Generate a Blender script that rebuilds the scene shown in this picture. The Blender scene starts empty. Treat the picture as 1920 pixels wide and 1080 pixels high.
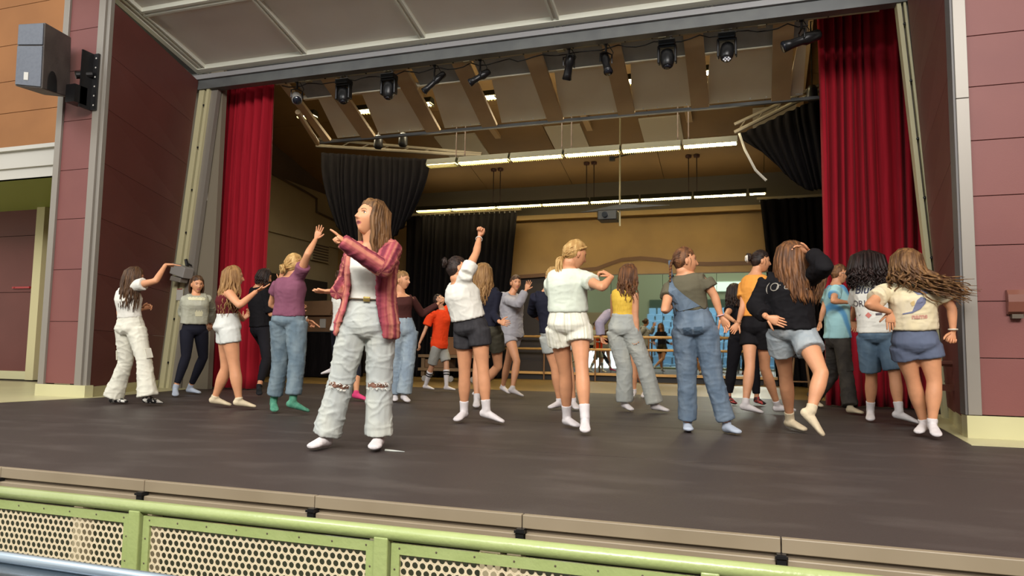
import bpy, bmesh, math, random
import numpy as np
from mathutils import Vector, Matrix, noise
from mathutils.bvhtree import BVHTree
random.seed(7); rng = np.random.default_rng(7)
S = bpy.context.scene
COL = S.collection
R_ = math.radians

# ------------------------------------------------------------------ camera
def _nz(v):
    v = np.array(v, float); return v / np.linalg.norm(v)
FPX = 1350.0
_Z = _nz((231, -15445, 1350)); _X = _nz((4030, -57.7, -1350)); _X = _nz(_X - _Z * _X.dot(_Z)); _Y = np.cross(_X, _Z)
if _Y[2] < 0: _Y = -_Y
RM = np.array([_X, _Y, _Z])            # world = RM @ (image right, image down, forward)
EYE = np.array([0, 0, .66])
cam_d = bpy.data.cameras.new('camera'); cam = bpy.data.objects.new('camera', cam_d); COL.objects.link(cam)
cam_d.sensor_width = 36; cam_d.lens = FPX * 36 / 1920; cam_d.clip_start = .05; cam_d.clip_end = 200
_m = np.eye(4); _m[:3, 0] = RM[:, 0]; _m[:3, 1] = -RM[:, 1]; _m[:3, 2] = -RM[:, 2]; _m[:3, 3] = EYE
cam.matrix_world = Matrix(_m.tolist())
S.camera = cam

# ------------------------------------------------------------------ world, light, exposure
S.view_settings.view_transform = 'Standard'; S.view_settings.look = 'None'
S.view_settings.gamma = 1; S.view_settings.exposure = 0.6; S.view_settings.use_curve_mapping = False
W = bpy.data.worlds.new('world'); S.world = W; W.use_nodes = True
W.node_tree.nodes['Background'].inputs[0].default_value = (1.0, .93, .82, 1); W.node_tree.nodes['Background'].inputs[1].default_value = .72

def area(name, loc, target, size, power, col, spread=180):
    d = bpy.data.lights.new(name, 'AREA'); d.shape = 'RECTANGLE'; d.size, d.size_y = size; d.energy = power; d.color = col
    d.spread = R_(spread)
    o = bpy.data.objects.new(name, d); COL.objects.link(o); o.location = loc
    o.rotation_euler = (Vector(target) - Vector(loc)).to_track_quat('-Z', 'Y').to_euler()
    return o
area('house_window_light', (2.5, -6.5, 8.2), (-2.5, 7, .8), (9, 3), 1500, (1, .97, .93))
area('side_window_light', (-10.5, -2.0, 9.0), (-2, 7, 1), (5, 3), 420, (.86, .92, 1))
area('ceiling_fill_front', (-2.9, 11.7, 4.16), (-2.9, 11.7, 9), (5.4, .3), 30, (1, .86, .6))  # added fill that brightens the stage ceiling; the fixtures only shine down
area('ceiling_fill_rear', (-3.7, 15.6, 4.16), (-3.7, 15.6, 9), (7.8, .3), 9, (1, .86, .6))  # added fill for the ceiling above the rear row
area('house_seat_fill', (-2, -8, 8.5), (-2, -9, 0), (10, 6), 700, (.92, .97, 1))  # added fill over the house seats, brightens them in the mirrors
area('stage_tube_light_high', (-4.6, 11.4, 4.75), (-4.6, 11.0, 0), (9, .3), 110, (1, .86, .58))

# ------------------------------------------------------------------ pixel helpers (1920 x 1080 frame to real points)
def ray(px, py): return RM @ np.array([(px - 960) / FPX, (py - 540) / FPX, 1.])
def floor_pt(px, py, z=0.):
    r = ray(px, py); return EYE + (z - EYE[2]) / r[2] * r
def at_y(px, py, y):
    r = ray(px, py); return EYE + (y - EYE[1]) / r[1] * r
def at_d(px, py, d): return EYE + d * ray(px, py)
def depth(p): return float(RM[:, 2] @ (np.array(p) - EYE))

# ------------------------------------------------------------------ materials
def lin(c):
    return tuple(((v / 255) / 12.92 if v / 255 <= .04045 else ((v / 255 + .055) / 1.055) ** 2.4) for v in c[:3]) + (1,)
MATS = {}
def mat(name, c, rough=.6, c2=None, scale=6., bump=0., bscale=60., metal=0., emit=0., stretch=(1, 1, 1), sheen=0., spec=.5, detail=3, coat=0., lo=.4, hi=.65):
    if name in MATS: return MATS[name]
    m = bpy.data.materials.new(name); m.use_nodes = True; nt = m.node_tree; b = nt.nodes['Principled BSDF']
    b.inputs['Base Color'].default_value = lin(c); b.inputs['Roughness'].default_value = rough; b.inputs['Metallic'].default_value = metal
    b.inputs['Specular IOR Level'].default_value = spec
    if sheen: b.inputs['Sheen Weight'].default_value = sheen
    if coat: b.inputs['Coat Weight'].default_value = coat
    if emit: b.inputs['Emission Color'].default_value = lin(c); b.inputs['Emission Strength'].default_value = emit
    tc = nt.nodes.new('ShaderNodeTexCoord'); mp = nt.nodes.new('ShaderNodeMapping'); mp.inputs['Scale'].default_value = stretch
    nt.links.new(tc.outputs['Object'], mp.inputs[0])
    if c2:
        n = nt.nodes.new('ShaderNodeTexNoise'); n.inputs['Scale'].default_value = scale; n.inputs['Detail'].default_value = detail
        cr = nt.nodes.new('ShaderNodeValToRGB'); cr.color_ramp.elements[0].position = lo; cr.color_ramp.elements[1].position = hi
        cr.color_ramp.elements[0].color = lin(c); cr.color_ramp.elements[1].color = lin(c2)
        nt.links.new(mp.outputs[0], n.inputs['Vector']); nt.links.new(n.outputs['Fac'], cr.inputs[0]); nt.links.new(cr.outputs[0], b.inputs['Base Color'])
    if bump:
        n2 = nt.nodes.new('ShaderNodeTexNoise'); n2.inputs['Scale'].default_value = bscale; n2.inputs['Detail'].default_value = 3
        bp = nt.nodes.new('ShaderNodeBump'); bp.inputs['Strength'].default_value = bump; bp.inputs['Distance'].default_value = .02
        nt.links.new(mp.outputs[0], n2.inputs['Vector']); nt.links.new(n2.outputs['Fac'], bp.inputs['Height']); nt.links.new(bp.outputs[0], b.inputs['Normal'])
    MATS[name] = m; return m
def stripe_mat(name, c, c2, c3=None, freq=14., attr='band'):
    m = bpy.data.materials.new(name); m.use_nodes = True; nt = m.node_tree; b = nt.nodes['Principled BSDF']; b.inputs['Roughness'].default_value = .85
    b.inputs['Specular IOR Level'].default_value = .2
    at = nt.nodes.new('ShaderNodeAttribute'); at.attribute_name = attr
    w = nt.nodes.new('ShaderNodeMath'); w.operation = 'MULTIPLY'; w.inputs[1].default_value = freq; nt.links.new(at.outputs['Fac'], w.inputs[0])
    n = nt.nodes.new('ShaderNodeTexNoise'); n.noise_dimensions = '1D'; n.inputs['Scale'].default_value = 1.; n.inputs['Detail'].default_value = 1.5
    nt.links.new(w.outputs[0], n.inputs['W'])
    cr = nt.nodes.new('ShaderNodeValToRGB'); e = cr.color_ramp.elements
    e[0].position = .36; e[0].color = lin(c); e[1].position = .5; e[1].color = lin(c2)
    if c3: x = e.new(.62); x.color = lin(c3)
    nt.links.new(n.outputs['Fac'], cr.inputs[0]); nt.links.new(cr.outputs[0], b.inputs['Base Color'])
    MATS[name] = m; return m

# ------------------------------------------------------------------ mesh builder
class MB:
    def __init__(s): s.v = []; s.f = []; s.m = []
    def add(s, v, f, mi=0):
        o = len(s.v); s.v += [tuple(map(float, p)) for p in v]; s.f += [tuple(i + o for i in q) for q in f]; s.m += [mi] * len(f); return s
    def box(s, x0, x1, y0, y1, z0, z1, mi=0):
        v = [(x, y, z) for z in (z0, z1) for y in (y0, y1) for x in (x0, x1)]
        return s.add(v, [(0, 2, 3, 1), (4, 5, 7, 6), (0, 1, 5, 4), (2, 6, 7, 3), (0, 4, 6, 2), (1, 3, 7, 5)], mi)
    def hexa(s, lo, hi, mi=0):     # lo, hi: four points each, same order
        return s.add(list(lo) + list(hi), [(3, 2, 1, 0), (4, 5, 6, 7), (0, 1, 5, 4), (1, 2, 6, 5), (2, 3, 7, 6), (3, 0, 4, 7)], mi)
    def obox(s, c, ax, ay, az, mi=0):  # centre and three half-axis vectors
        c, ax, ay, az = map(np.array, (c, ax, ay, az))
        lo = [c - ax - ay - az, c + ax - ay - az, c + ax + ay - az, c - ax + ay - az]
        return s.hexa(lo, [p + 2 * az for p in lo], mi)
    def tube(s, pts, rad, seg=10, mi=0, flat=1., ref=None, caps=True, twist=0.):
        pts = [np.array(p, float) for p in pts]; n = len(pts)
        if not hasattr(rad, '__len__'): rad = [rad] * n
        ring = []; prev = None
        for i in range(n):
            a = pts[max(i - 1, 0)]; b = pts[min(i + 1, n - 1)]; t = b - a; t = t / (np.linalg.norm(t) + 1e-9)
            r = np.array(ref, float) if ref is not None else (prev if prev is not None else (np.array((0, 0, 1.)) if abs(t[2]) < .9 else np.array((0, 1., 0))))
            x = r - t * r.dot(t); x = x / (np.linalg.norm(x) + 1e-9); prev = x; y = np.cross(t, x)
            ra = rad[i]; rx, ry = (ra if hasattr(ra, '__len__') else (ra, ra * flat))
            for k in range(seg):
                an = 2 * math.pi * k / seg + twist; ring.append(pts[i] + x * rx * math.cos(an) + y * ry * math.sin(an))
        f = [(i * seg + k, i * seg + (k + 1) % seg, (i + 1) * seg + (k + 1) % seg, (i + 1) * seg + k) for i in range(n - 1) for k in range(seg)]
        if caps: f += [tuple(range(seg))[::-1], tuple((n - 1) * seg + k for k in range(seg))]
        return s.add(ring, f, mi)
    def grid(s, P, closed=False, mi=0):   # P[i][j]
        n, m = len(P), len(P[0]); v = [p for r in P for p in r]
        f = [(i * m + j, i * m + (j + 1) % m, (i + 1) * m + (j + 1) % m, (i + 1) * m + j) for i in range(n - 1) for j in range(m if closed else m - 1)]
        return s.add(v, f, mi)
    def ell(s, c, r, seg=12, rings=8, mi=0, axes=None):
        A = np.eye(3) if axes is None else np.array(axes, float)
        v = []; c = np.array(c, float)
        for i in range(rings + 1):
            th = math.pi * i / rings
            for k in range(seg):
                ph = 2 * math.pi * k / seg
                v.append(c + A[0] * r[0] * math.sin(th) * math.cos(ph) + A[1] * r[1] * math.sin(th) * math.sin(ph) + A[2] * r[2] * math.cos(th))
        f = [(i * seg + k, (i + 1) * seg + k, (i + 1) * seg + (k + 1) % seg, i * seg + (k + 1) % seg) for i in range(rings) for k in range(seg)]
        return s.add(v, f, mi)
    def build(s, name, mats, parent=None, smooth=False, origin=None, bevel=0.):
        me = bpy.data.meshes.new(name); v = s.v
        if origin is not None: v = [(p[0] - origin[0], p[1] - origin[1], p[2] - origin[2]) for p in v]
        me.from_pydata(v, [], s.f)
        for m in (mats if isinstance(mats, (list, tuple)) else [mats]): me.materials.append(m)
        if any(s.m): me.polygons.foreach_set('material_index', s.m)
        if smooth: me.polygons.foreach_set('use_smooth', [True] * len(s.f))
        me.update()
        o = bpy.data.objects.new(name, me); COL.objects.link(o)
        if parent is not None: o.parent = parent
        if origin is not None and parent is None: o.location = origin
        if bevel:
            bv = o.modifiers.new('bevel', 'BEVEL'); bv.width = bevel; bv.segments = 2; bv.limit_method = 'ANGLE'
        return o
def struct(o): o['kind'] = 'structure'; return o
def tag(o, label, cat, group=None, kind=None):
    o['label'] = label; o['category'] = cat
    if group: o['group'] = group
    if kind: o['kind'] = kind
    return o
def empty(name, loc, label, cat, group=None):
    o = bpy.data.objects.new(name, None); COL.objects.link(o); o.location = loc; o.empty_display_size = .1
    return tag(o, label, cat, group)
def B(name, m, *boxes, parent=None, bevel=0.):
    mb = MB()
    for b in boxes: mb.box(*b)
    return mb.build(name, m, parent, bevel=bevel)
def rel(mb, root):      # builder verts are world; shift into the root's frame
    l = root.location; mb.v = [(p[0] - l[0], p[1] - l[1], p[2] - l[2]) for p in mb.v]; return mb
def copy_tree(o, loc, label=None, rot=None):
    c = o.copy(); COL.objects.link(c); c.location = loc
    if rot is not None: c.rotation_euler = rot
    if label: c['label'] = label
    for ch in list(o.children):
        d = ch.copy(); COL.objects.link(d); d.parent = c
        for g in ch.children:
            e = g.copy(); COL.objects.link(e); e.parent = d
    return c

# ------------------------------------------------------------------ palette
M_marley = mat('black_marley', (66, 58, 55), .5, (84, 76, 72), 1.6, .15, 90, spec=.12, stretch=(1, 2.2, 1), detail=8, lo=.5, hi=.8)
M_wood = mat('stage_wood', (128, 102, 52), .45, (112, 88, 44), 3, stretch=(1, 8, 1))
M_cream = mat('cream_linoleum', (196, 190, 146), .35, (188, 182, 138), 1.5)
M_burg = mat('burgundy_panel', (98, 54, 48), .5, (104, 58, 52), 1.2, .05, 140, spec=.3)
M_mauve = mat('mauve_panel', (122, 74, 69), .5, (117, 70, 66), 1.5, .04, 120, spec=.3)
M_orange = mat('orange_brown_wall', (150, 98, 52), .6, (160, 106, 58), 1.)
M_alu = mat('painted_aluminium', (136, 129, 119), .4, metal=.15)
M_aludark = mat('grey_return', (96, 92, 90), .5)
M_canopy = mat('canopy_panel', (226, 219, 206), .6, (220, 212, 199), 1.2)
M_batten = mat('canopy_batten', (226, 226, 210), .45)
M_header = mat('header_grey', (98, 100, 98), .5, (86, 88, 88), 3)
M_pipe = mat('pipe_cream', (176, 168, 138), .45)
M_raft = mat('rafter_tan', (184, 158, 118), .6, (174, 148, 110), 2)
M_baffle = mat('baffle_beige', (226, 216, 186), .6, (220, 208, 178), 1.5)
M_dark = mat('dark_void', (46, 46, 44), .7, (58, 56, 52), 2)
M_black = mat('black_plastic', (24, 24, 25), .38)
M_blackm = mat('black_metal', (30, 29, 30), .35, metal=.3)
M_velvet = mat('black_velour', (15, 13, 14), .95, (22, 19, 20), 8, sheen=.0, spec=.08, stretch=(6, 6, .4))
M_red = mat('red_velour', (158, 26, 40), .85, (146, 22, 35), 6, sheen=.04, spec=.12, stretch=(6, 6, .3))
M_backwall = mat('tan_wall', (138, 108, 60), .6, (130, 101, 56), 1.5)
M_brown = mat('brown_ceiling', (136, 108, 68), .65, (126, 100, 62), 1.)
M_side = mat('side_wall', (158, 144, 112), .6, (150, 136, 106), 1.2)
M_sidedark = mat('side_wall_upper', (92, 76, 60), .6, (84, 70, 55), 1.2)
M_green = mat('green_paint', (148, 160, 100), .32, (155, 166, 108), 5, .1, 50, coat=.3)
M_perf = mat('perforated_cream', (204, 188, 156), .5)
M_nose = mat('stage_nosing', (138, 124, 102), .45, (130, 116, 94), 2)
M_nosed = mat('nosing_groove', (82, 70, 56), .5)
M_white = mat('white_paint', (190, 186, 176), .5)
M_limegreen = mat('lime_soffit', (134, 142, 60), .6)
M_yellow = mat('yellow_paint', (222, 176, 92), .45)
M_mirror = mat('mirror_glass', (214, 222, 214), .02, metal=1.)
M_maple = mat('maple_rail', (196, 152, 90), .4, (184, 140, 80), 4, stretch=(.3, 6, 6))
M_ledge = mat('dark_ledge', (44, 54, 62), .25, (38, 46, 54), 2, coat=.4)
M_ledge_highlight = mat('ledge_edge_highlight', (170, 186, 200), .25, metal=.7)  # pale colour standing in for a highlight on the dark ledge
M_seat = mat('blue_seat_plastic', (120, 166, 200), .4)
M_tube = mat('tube_glow', (255, 236, 180), .5, emit=24.)
M_louver = mat('louver_cream', (120, 114, 74), .5)
M_fix = mat('fixture_olive', (34, 35, 18), .6)
M_window = mat('window_glow', (236, 246, 255), .4, emit=1.6)
M_lens = mat('lens_glass', (30, 34, 44), .08, coat=.6)
M_grey = mat('device_grey', (150, 146, 140), .5)

# ------------------------------------------------------------------ structure: stage floor
YF, YP = 2.87, 9.0
fl_root = struct(B('floor', M_nosed, (-16, 10, YF + .02, 17.0, -.12, -.02)))
seams = [YF, 4.62, 6.6, 8.6, 11.6]
for a, b in zip(seams[:-1], seams[1:]):      # black vinyl dance strips, laid across, with fine joints
    mb = MB(); y0, y1 = a + (.004 if a > YF else 0), b - .004
    L = lambda y: max(-16., -7.62 - 0.0 * y) if y > 7 else -7.62 - (7 - y) * .0
    if b <= 6.7:
        mb.hexa([(-16, y0, -.02), (6, y0, -.02), (6, y1, -.02), (-16, y1, -.02)], [(-16, y0, 0), (6, y0, 0), (6, y1, 0), (-16, y1, 0)])
    else:
        mb.box(-9.6, 3.2, y0, y1, -.02, 0)
    mb.build('vinyl_strip', M_marley, fl_root)
struct(B('floor', M_wood, (-16, 10, 11.604, 17.0, -.02, -.002)))
# cream linoleum aprons beside the pilasters, polygon edge cut on the slant
def slab(name, pts, z0, z1, m):
    mb = MB(); n = len(pts)
    mb.add([(x, y, z0) for x, y in pts] + [(x, y, z1) for x, y in pts], [tuple(range(n))[::-1], tuple(range(n, 2 * n))] + [(i, (i + 1) % n, n + (i + 1) % n, n + i) for i in range(n)])
    return mb.build(name, m)
struct(slab('floor', [(-16, 5.9), (-7.98, 5.9), (-7.80, 7.05), (-8.3, 9.2), (-16, 9.2)], .0, .004, M_cream))
struct(slab('floor', [(1.55, 6.35), (6, 6.35), (6, 9.8), (2.3, 9.8), (1.75, 9.3)], .0, .004, M_cream))

# stage front edge: nosing lengths, groove, lip, black clamps at the joints
nose_x = [-6.9, -5.9, -4.9, -3.811, -2.839, -1.871, -.898, .083, 1.06, 2.05, 3.05]
edge = empty('stage_edge', (-1, YF - .03, 0), 'long grey-tan metal stage edging with grooves and black clamps', 'stage edge')
for a, b in zip(nose_x[:-1], nose_x[1:]):
    o = rel(MB().box(a + .002, b - .002, YF - .03, YF, -.052, .001), edge).build('nosing_length', M_nose, edge, bevel=.003)
    o = rel(MB().box(a + .02, b - .02, YF - .05, YF, -.098, -.068), edge).build('lower_lip', M_nose, edge, bevel=.004)
for x in nose_x:
    rel(MB().box(x - .016, x + .016, YF - .06, YF - .01, -.096, -.05).box(x - .022, x + .022, YF - .066, YF - .055, -.064, -.054), edge).build('clamp', M_blackm, edge)
rel(MB().box(-6.9, 3.05, YF - .015, YF, -.1, -.05), edge).build('groove', M_nosed, edge)
fas = struct(B('wall_stage_front', mat('fascia_dark', (44, 46, 26), .7), (-16, 10, YF + .1, YF + .2, -1.0, -.12)))
for k, x in enumerate([-3.35, -2.93, -1.62, -1.1, -.98, -.02, .16, .9]):
    B('fascia_post', mat('fascia_post', (150, 138, 108), .6), (x, x + (.09 if k % 2 else .06), YF + .03, YF + .1, -1.0, -.12), parent=fas)
struct(B('floor', mat('house_floor', (70, 66, 62), .6), (-16, 10, -14, YF + .1, -1.05, -1.0)))

# ------------------------------------------------------------------ proscenium: pilasters, splays, canopy
def panel_wall(name, x0, x1, y, zs, m, th=.05, gap=.006):
    root = struct(B(name, M_aludark, (x0, x1, y + th, y + th + .1, zs[0], zs[-1])))
    for a, b in zip(zs[:-1], zs[1:]):
        B('panel', m, (x0, x1, y, y + th, a + gap / 2, b - gap / 2), parent=root, bevel=.002)
    return root
YW = 6.92
zsL = [.15, .6, 1.07, 1.54, 2.01, 2.48, 2.95, 3.42, 3.89, 4.36, 4.80, 5.27, 5.74, 6.3, 7]
panel_wall('wall_left_pilaster', -8.62, -8.1, YW, [.16, .95, 1.62, 2.28, 2.93, 3.59, 4.27, 4.83, 5.5, 6.2, 7.], M_mauve)
t1 = struct(B('trim_1', M_alu, (-8.72, -8.62, YW - .03, YW + .13, .14, 7), bevel=.004))
t2 = struct(B('trim_2', M_alu, (-8.1, -7.99, YW - .03, YW + .02, .14, 7), (-7.99, -7.93, YW - .0, YW + .06, .14, 7), bevel=.003))
panel_wall('wall_right_pilaster', 1.77, 6.0, YW, [.19, .66, 1.13, 1.6, 2.02, 2.5, 2.97, 3.42, 3.9, 4.4, 5., 5.6, 6.2, 7], M_mauve)
t3 = struct(B('trim_3', M_alu, (1.672, 1.77, YW - .02, YW + .02, .19, 2.87), (1.672, 1.77, YW - .02, YW + .02, 2.875, 7), bevel=.003))
struct(B('trim_4', M_aludark, (1.655, 1.672, YW - .0, YW + .16, .19, 7)))
struct(B('baseboard_right', M_cream, (1.66, 6, YW - .02, YW + .15, .004, .185)))
struct(B('baseboard_left', M_cream, (-8.74, -7.9, YW - .04, YW + .08, .004, .15)))
# splay walls: leaning far edge
CS = .262
def cz(y, off=0.): return 4.99 + CS * (9.05 - y) + off
def splay(name, xa, ya, xb_bot, xb_top, yb, zt, zb, n, m, side, rows):
    za, zb_ = (5.15, 4.87) if side > 0 else (cz(ya) - .04, cz(yb) - .04)
    root = struct(MB().hexa([(xa - side * .2, ya, zb), (xb_bot - side * .2, yb, zb), (xb_bot - side * .3, yb, zb), (xa - side * .3, ya, zb)],
                            [(xa - side * .2, ya, za - .05), (xb_top - side * .2, yb, zb_ - .05), (xb_top - side * .3, yb, zb_ - .05), (xa - side * .3, ya, za - .05)]).build(name, M_aludark))
    def P(u, z):
        k = (z - zb) / (zt - zb); z = zb + (za + (zb_ - za) * u - zb) * k; xb = xb_bot + (xb_top - xb_bot) * k
        return np.array((xa + (xb - xa) * u, ya + (yb - ya) * u, z))
    for i in range(rows):
        z0 = zb + (zt - zb) * i / rows + .003; z1 = zb + (zt - zb) * (i + 1) / rows - .003
        off = np.array((side * .03, 0, 0))
        MB().hexa([P(0, z0), P(1, z0), P(1, z0) + off, P(0, z0) + off], [P(0, z1), P(1, z1), P(1, z1) + off, P(0, z1) + off]).build('panel', m, root)
    return root
splay('wall_left_splay', -7.96, YW + .05, -8.82, -8.36, 8.95, 7.0, .13, 4, M_burg, 1, 7)
# the canopy hides whatever of the splays lies above it
splay('wall_right_splay', 1.70, YW + .1, 2.0, 1.74, 8.95, 7.0, .13, 4, M_burg, -1, 7)
mbp = MB().hexa([(-7.91, YW + .05, .0), (-8.80, 8.95, .0), (-8.9, 8.95, .0), (-8.1, YW + .05, .0)], [(-7.91, YW + .05, .13), (-8.78, 8.95, .13), (-8.9, 8.95, .13), (-8.1, YW + .05, .13)])
struct(mbp.build('baseboard_left_splay', M_cream))
struct(MB().hexa([(1.66, YW + .1, .0), (1.98, 8.95, .0), (2.1, 8.95, .0), (1.8, YW + .1, .0)], [(1.66, YW + .1, .16), (1.98, 8.95, .13), (2.1, 8.95, .13), (1.8, YW + .1, .16)]).build('baseboard_right_splay', M_cream))
# leaning canopy rails
def rail(name, bx, tx, y0, y1, w, label, side):
    r = empty(name, (bx, y0, 0), label, 'rail')
    def st(a, b, ya, yb, m, nm):
        lo = [(bx + a, ya, .0), (bx + b, ya, .0), (bx + b, yb, .0), (bx + a, yb, .0)]; hi = [(tx + a, ya, 4.8), (tx + b, ya, 4.8), (tx + b, yb, 4.8), (tx + a, yb, 4.8)]
        rel(MB().hexa(lo, hi), r).build(nm, m, r)
    mt = mat('rail_cream', (196, 188, 148), .4)
    st(0, w * .30, y0, y1, mt, 'outer_flange'); st(w * .30, w * .46, y0 + .06, y1, M_nosed, 'slot'); st(w * .46, w * .62, y0 - .01, y1, mt, 'inner_flange')
    st(w * .62, w, y0 + .04, y1, M_alu, 'side_plate')
    mb = MB()
    for k in range(7):
        z = .4 + k * .68; x = bx + (tx - bx) * z / 4.8 + w * .38; mb.ell((x, y0 + .0, z), (.018, .012, .018), 8, 5)
    rel(mb, r).build('bolt', M_blackm, r)
    return r
rail('canopy_rail', -8.83, -8.34, 9.0, 9.12, .33, 'leaning cream steel rail between brown wall and red curtain, near sweatshirt girl', 1)
rail('canopy_rail', 1.95, 1.615, 9.0, 9.14, .15, 'leaning cream steel rail beside the red curtain with the curly-haired girl', -1)
struct(MB().hexa([(-8.7, 9.15, 0), (-8.02, 9.15, 0), (-8.02, 9.25, 0), (-9.6, 9.25, 0)], [(-8.3, 9.15, 5.2), (-8.02, 9.15, 5.2), (-8.02, 9.25, 5.2), (-8.8, 9.25, 5.2)]).build('wall_left_return', mat('return_grey', (128, 118, 100), .6)))
struct(B('wall_right_return', mat('return_grey', (128, 118, 100), .6), (1.75, 2.5, 10.5, 10.6, 0, 5.7)))
# canopy door hanging over the forestage
CS = .262
def cz(y, off=0.): return 4.99 + CS * (9.05 - y) + off
can = empty('stage_canopy', (-3.3, 9.0, 5.0), 'big white panelled canopy door hung sloping over the stage front', 'canopy')
rx = [-8.18, -6.31, -4.37, -2.43, -.48, 1.47, 3.4]; ry = [9.0, 7.65, 6.2, 4.7]
for i in range(len(rx) - 1):
    for j in range(3):
        a, b = rx[i] + .03, rx[i + 1] - .03; y1, y0 = ry[j] - (.03 if j else 0), ry[j + 1] + .03
        if a > 1.2 and False: continue
        rel(MB().hexa([(a, y0, cz(y0, .04)), (b, y0, cz(y0, .04)), (b, y1, cz(y1, .04)), (a, y1, cz(y1, .04))], [(a, y0, cz(y0, .08)), (b, y0, cz(y0, .08)), (b, y1, cz(y1, .08)), (a, y1, cz(y1, .08))]), can).build('panel', M_canopy, can)
def cbat(x0, x1, y0, y1, nm, m=M_batten, d=-.02, t=.08):
    rel(MB().hexa([(x0, y0, cz(y0, d)), (x1, y0, cz(y0, d)), (x1, y1, cz(y1, d)), (x0, y1, cz(y1, d))], [(x0, y0, cz(y0, d + t)), (x1, y0, cz(y0, d + t)), (x1, y1, cz(y1, d + t)), (x0, y1, cz(y1, d + t))]), can).build(nm, m, can)
for x in rx:
    cbat(x - .05, x - .022, 4.7, 9.0, 'batten'); cbat(x + .022, x + .05, 4.7, 9.0, 'batten'); cbat(x - .022, x + .022, 4.7, 9.0, 'batten_channel', M_canopy, .01, .03)
for y in ry[1:]:
    cbat(-8.18, 3.4, y - .055, y - .02, 'cross_batten'); cbat(-8.18, 3.4, y + .02, y + .055, 'cross_batten'); cbat(-8.18, 3.4, y - .02, y + .02, 'batten_channel', M_canopy, .01, .03)
cbat(-9.0, -8.46, 4.7, 9.05, 'side_panel', M_canopy, .03)
cbat(-8.46, -8.36, 4.7, 9.05, 'edge_frame', M_header, -.03); cbat(-8.36, -8.28, 4.7, 9.05, 'edge_frame', M_batten, -.03); cbat(-8.28, -8.23, 4.7, 9.05, 'batten_channel', M_canopy, .0)
cbat(-8.3, 3.4, 8.86, 8.95, 'cross_batten', M_batten, -.03, .09)
rel(MB().box(-8.46, 3.4, 8.93, 9.0, 4.885, 4.955), can).build('edge_frame', mat('edge_grey', (150, 149, 150), .4), can)
hd = struct(B('trim_5', M_header, (-8.4, 3.4, 8.97, 9.12, 4.735, 4.885), (-8.4, 3.4, 9.12, 9.2, 4.8, 4.9)))
struct(MB().box(-8.7, -8.35, 8.95, 9.2, 4.78, 5.2).build('trim_6', M_header))

# ------------------------------------------------------------------ left side of the house: balcony, recess
struct(B('wall_left_recess', M_burg, (-16, -12.62, 9.9, 10., .15, 1.62), (-16, -12.62, 9.9, 10., 1.63, 2.7), (-16, -12.62, 9.9, 10., 2.71, 3.72)))
struct(B('baseboard_left_recess', M_cream, (-16, -12.5, 9.84, 10., .0, .15)))
struct(B('trim_7', mat('cream_post', (196, 186, 140), .4), (-12.66, -12.46, 9.75, 9.9, .0, 3.75)))
bal = struct(B('wall_balcony', M_white, (-17, -9.9, 7.9, 8.0, 3.36, 3.62), (-17, -9.9, 7.84, 8.02, 3.62, 3.68), (-17, -9.9, 7.94, 8.02, 3.2, 3.36)))
struct(B('ceiling_recess', M_limegreen, (-17, -9.9, 7.95, 10.0, 3.2, 3.25)))
wu = struct(B('wall_left_upper', M_dark, (-18, -9.5, 10.05, 10.1, 3.2, 9)))
for a, b in zip([3.7, 4.5, 5.2, 5.85, 6.6, 7.4], [4.49, 5.19, 5.84, 6.59, 7.39, 8.4]): B('panel', M_orange, (-18, -9.4, 9.98, 10.05, a, b), parent=wu, bevel=.003)
struct(B('trim_8', M_yellow, (-9.02, -8.90, 7.3, 7.4, 3.35, 8)))
struct(B('wall_left_core', M_burg, (-12.5, -9.4, 9.9, 10.0, 0, 3.3)))
tag(MB().box(-13.3, -12.86, 9.86, 9.9, 1.695, 1.73).tube([(-13.25, 9.9, 1.71), (-13.25, 9.85, 1.71)], .012).build('push_bar', mat('red_bar', (160, 40, 40), .4)), 'thin red bar across the burgundy recess panel', 'door bar')
for x in (-10.9, -10.4, -9.95): pass
bump = [(-10.9, 4.0, .32), (-10.35, 4.0, .42)]
for k, (x, z, w) in enumerate(bump):
    tag(MB().box(x, x + w, 9.2, 9.6, 3.255, 4.32).box(x + .02, x + w - .02, 9.55, 9.62, 4.32, 4.4).build('balcony_seat', mat('seat_brown', (82, 56, 34), .7)), ['brown seat back showing above the white balcony edge', 'wider brown seat back by the yellow post on the balcony'][k], 'seat')

# loudspeaker on the left pilaster
sp = empty('loudspeaker', (-8.45, 6.5, 4.2), 'grey wall-hung loudspeaker on the mauve pilaster', 'loudspeaker')
A_, B_, C_ = at_y(35, 45, 6.15), at_y(85, 42, 6.22), at_y(134, 70, 6.75)
A2, B2, C2 = at_y(28, 161, 6.15), at_y(79, 166, 6.22), at_y(131, 183, 6.75)
D_ = A_ + (C_ - B_); D2 = A2 + (C2 - B2)
Msp = mat('speaker_case', (92, 84, 79), .6, (78, 71, 67), 4, .2, 60); Mgr = mat('speaker_grille', (92, 96, 104), .55, (86, 90, 98), 30)
rel(MB().hexa([A2, B2, C2, D2], [A_, B_, C_, D_]), sp).build('cabinet', Msp, sp, bevel=.012)
out = np.cross(B_ - A_, A2 - A_); out = out / np.linalg.norm(out)
if out[1] > 0: out = -out
def q4(u, v): return (A_ * (1 - u) + B_ * u) * (1 - v) + (A2 * (1 - u) + B2 * u) * v
for v0, v1, nm in ((.02, .345, 'grille'), (.365, .98, 'grille')):
    p = [q4(.04, v1), q4(.97, v1), q4(.97, v0), q4(.04, v0)]
    rel(MB().hexa(p, [x + out * .018 for x in p]), sp).build(nm, Mgr, sp, bevel=.004)
p = [q4(.36, .9), q4(.52, .9), q4(.52, .78), q4(.36, .78)]
rel(MB().hexa([x + out * .018 for x in p], [x + out * .024 for x in p]), sp).build('badge', M_white, sp)
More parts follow.
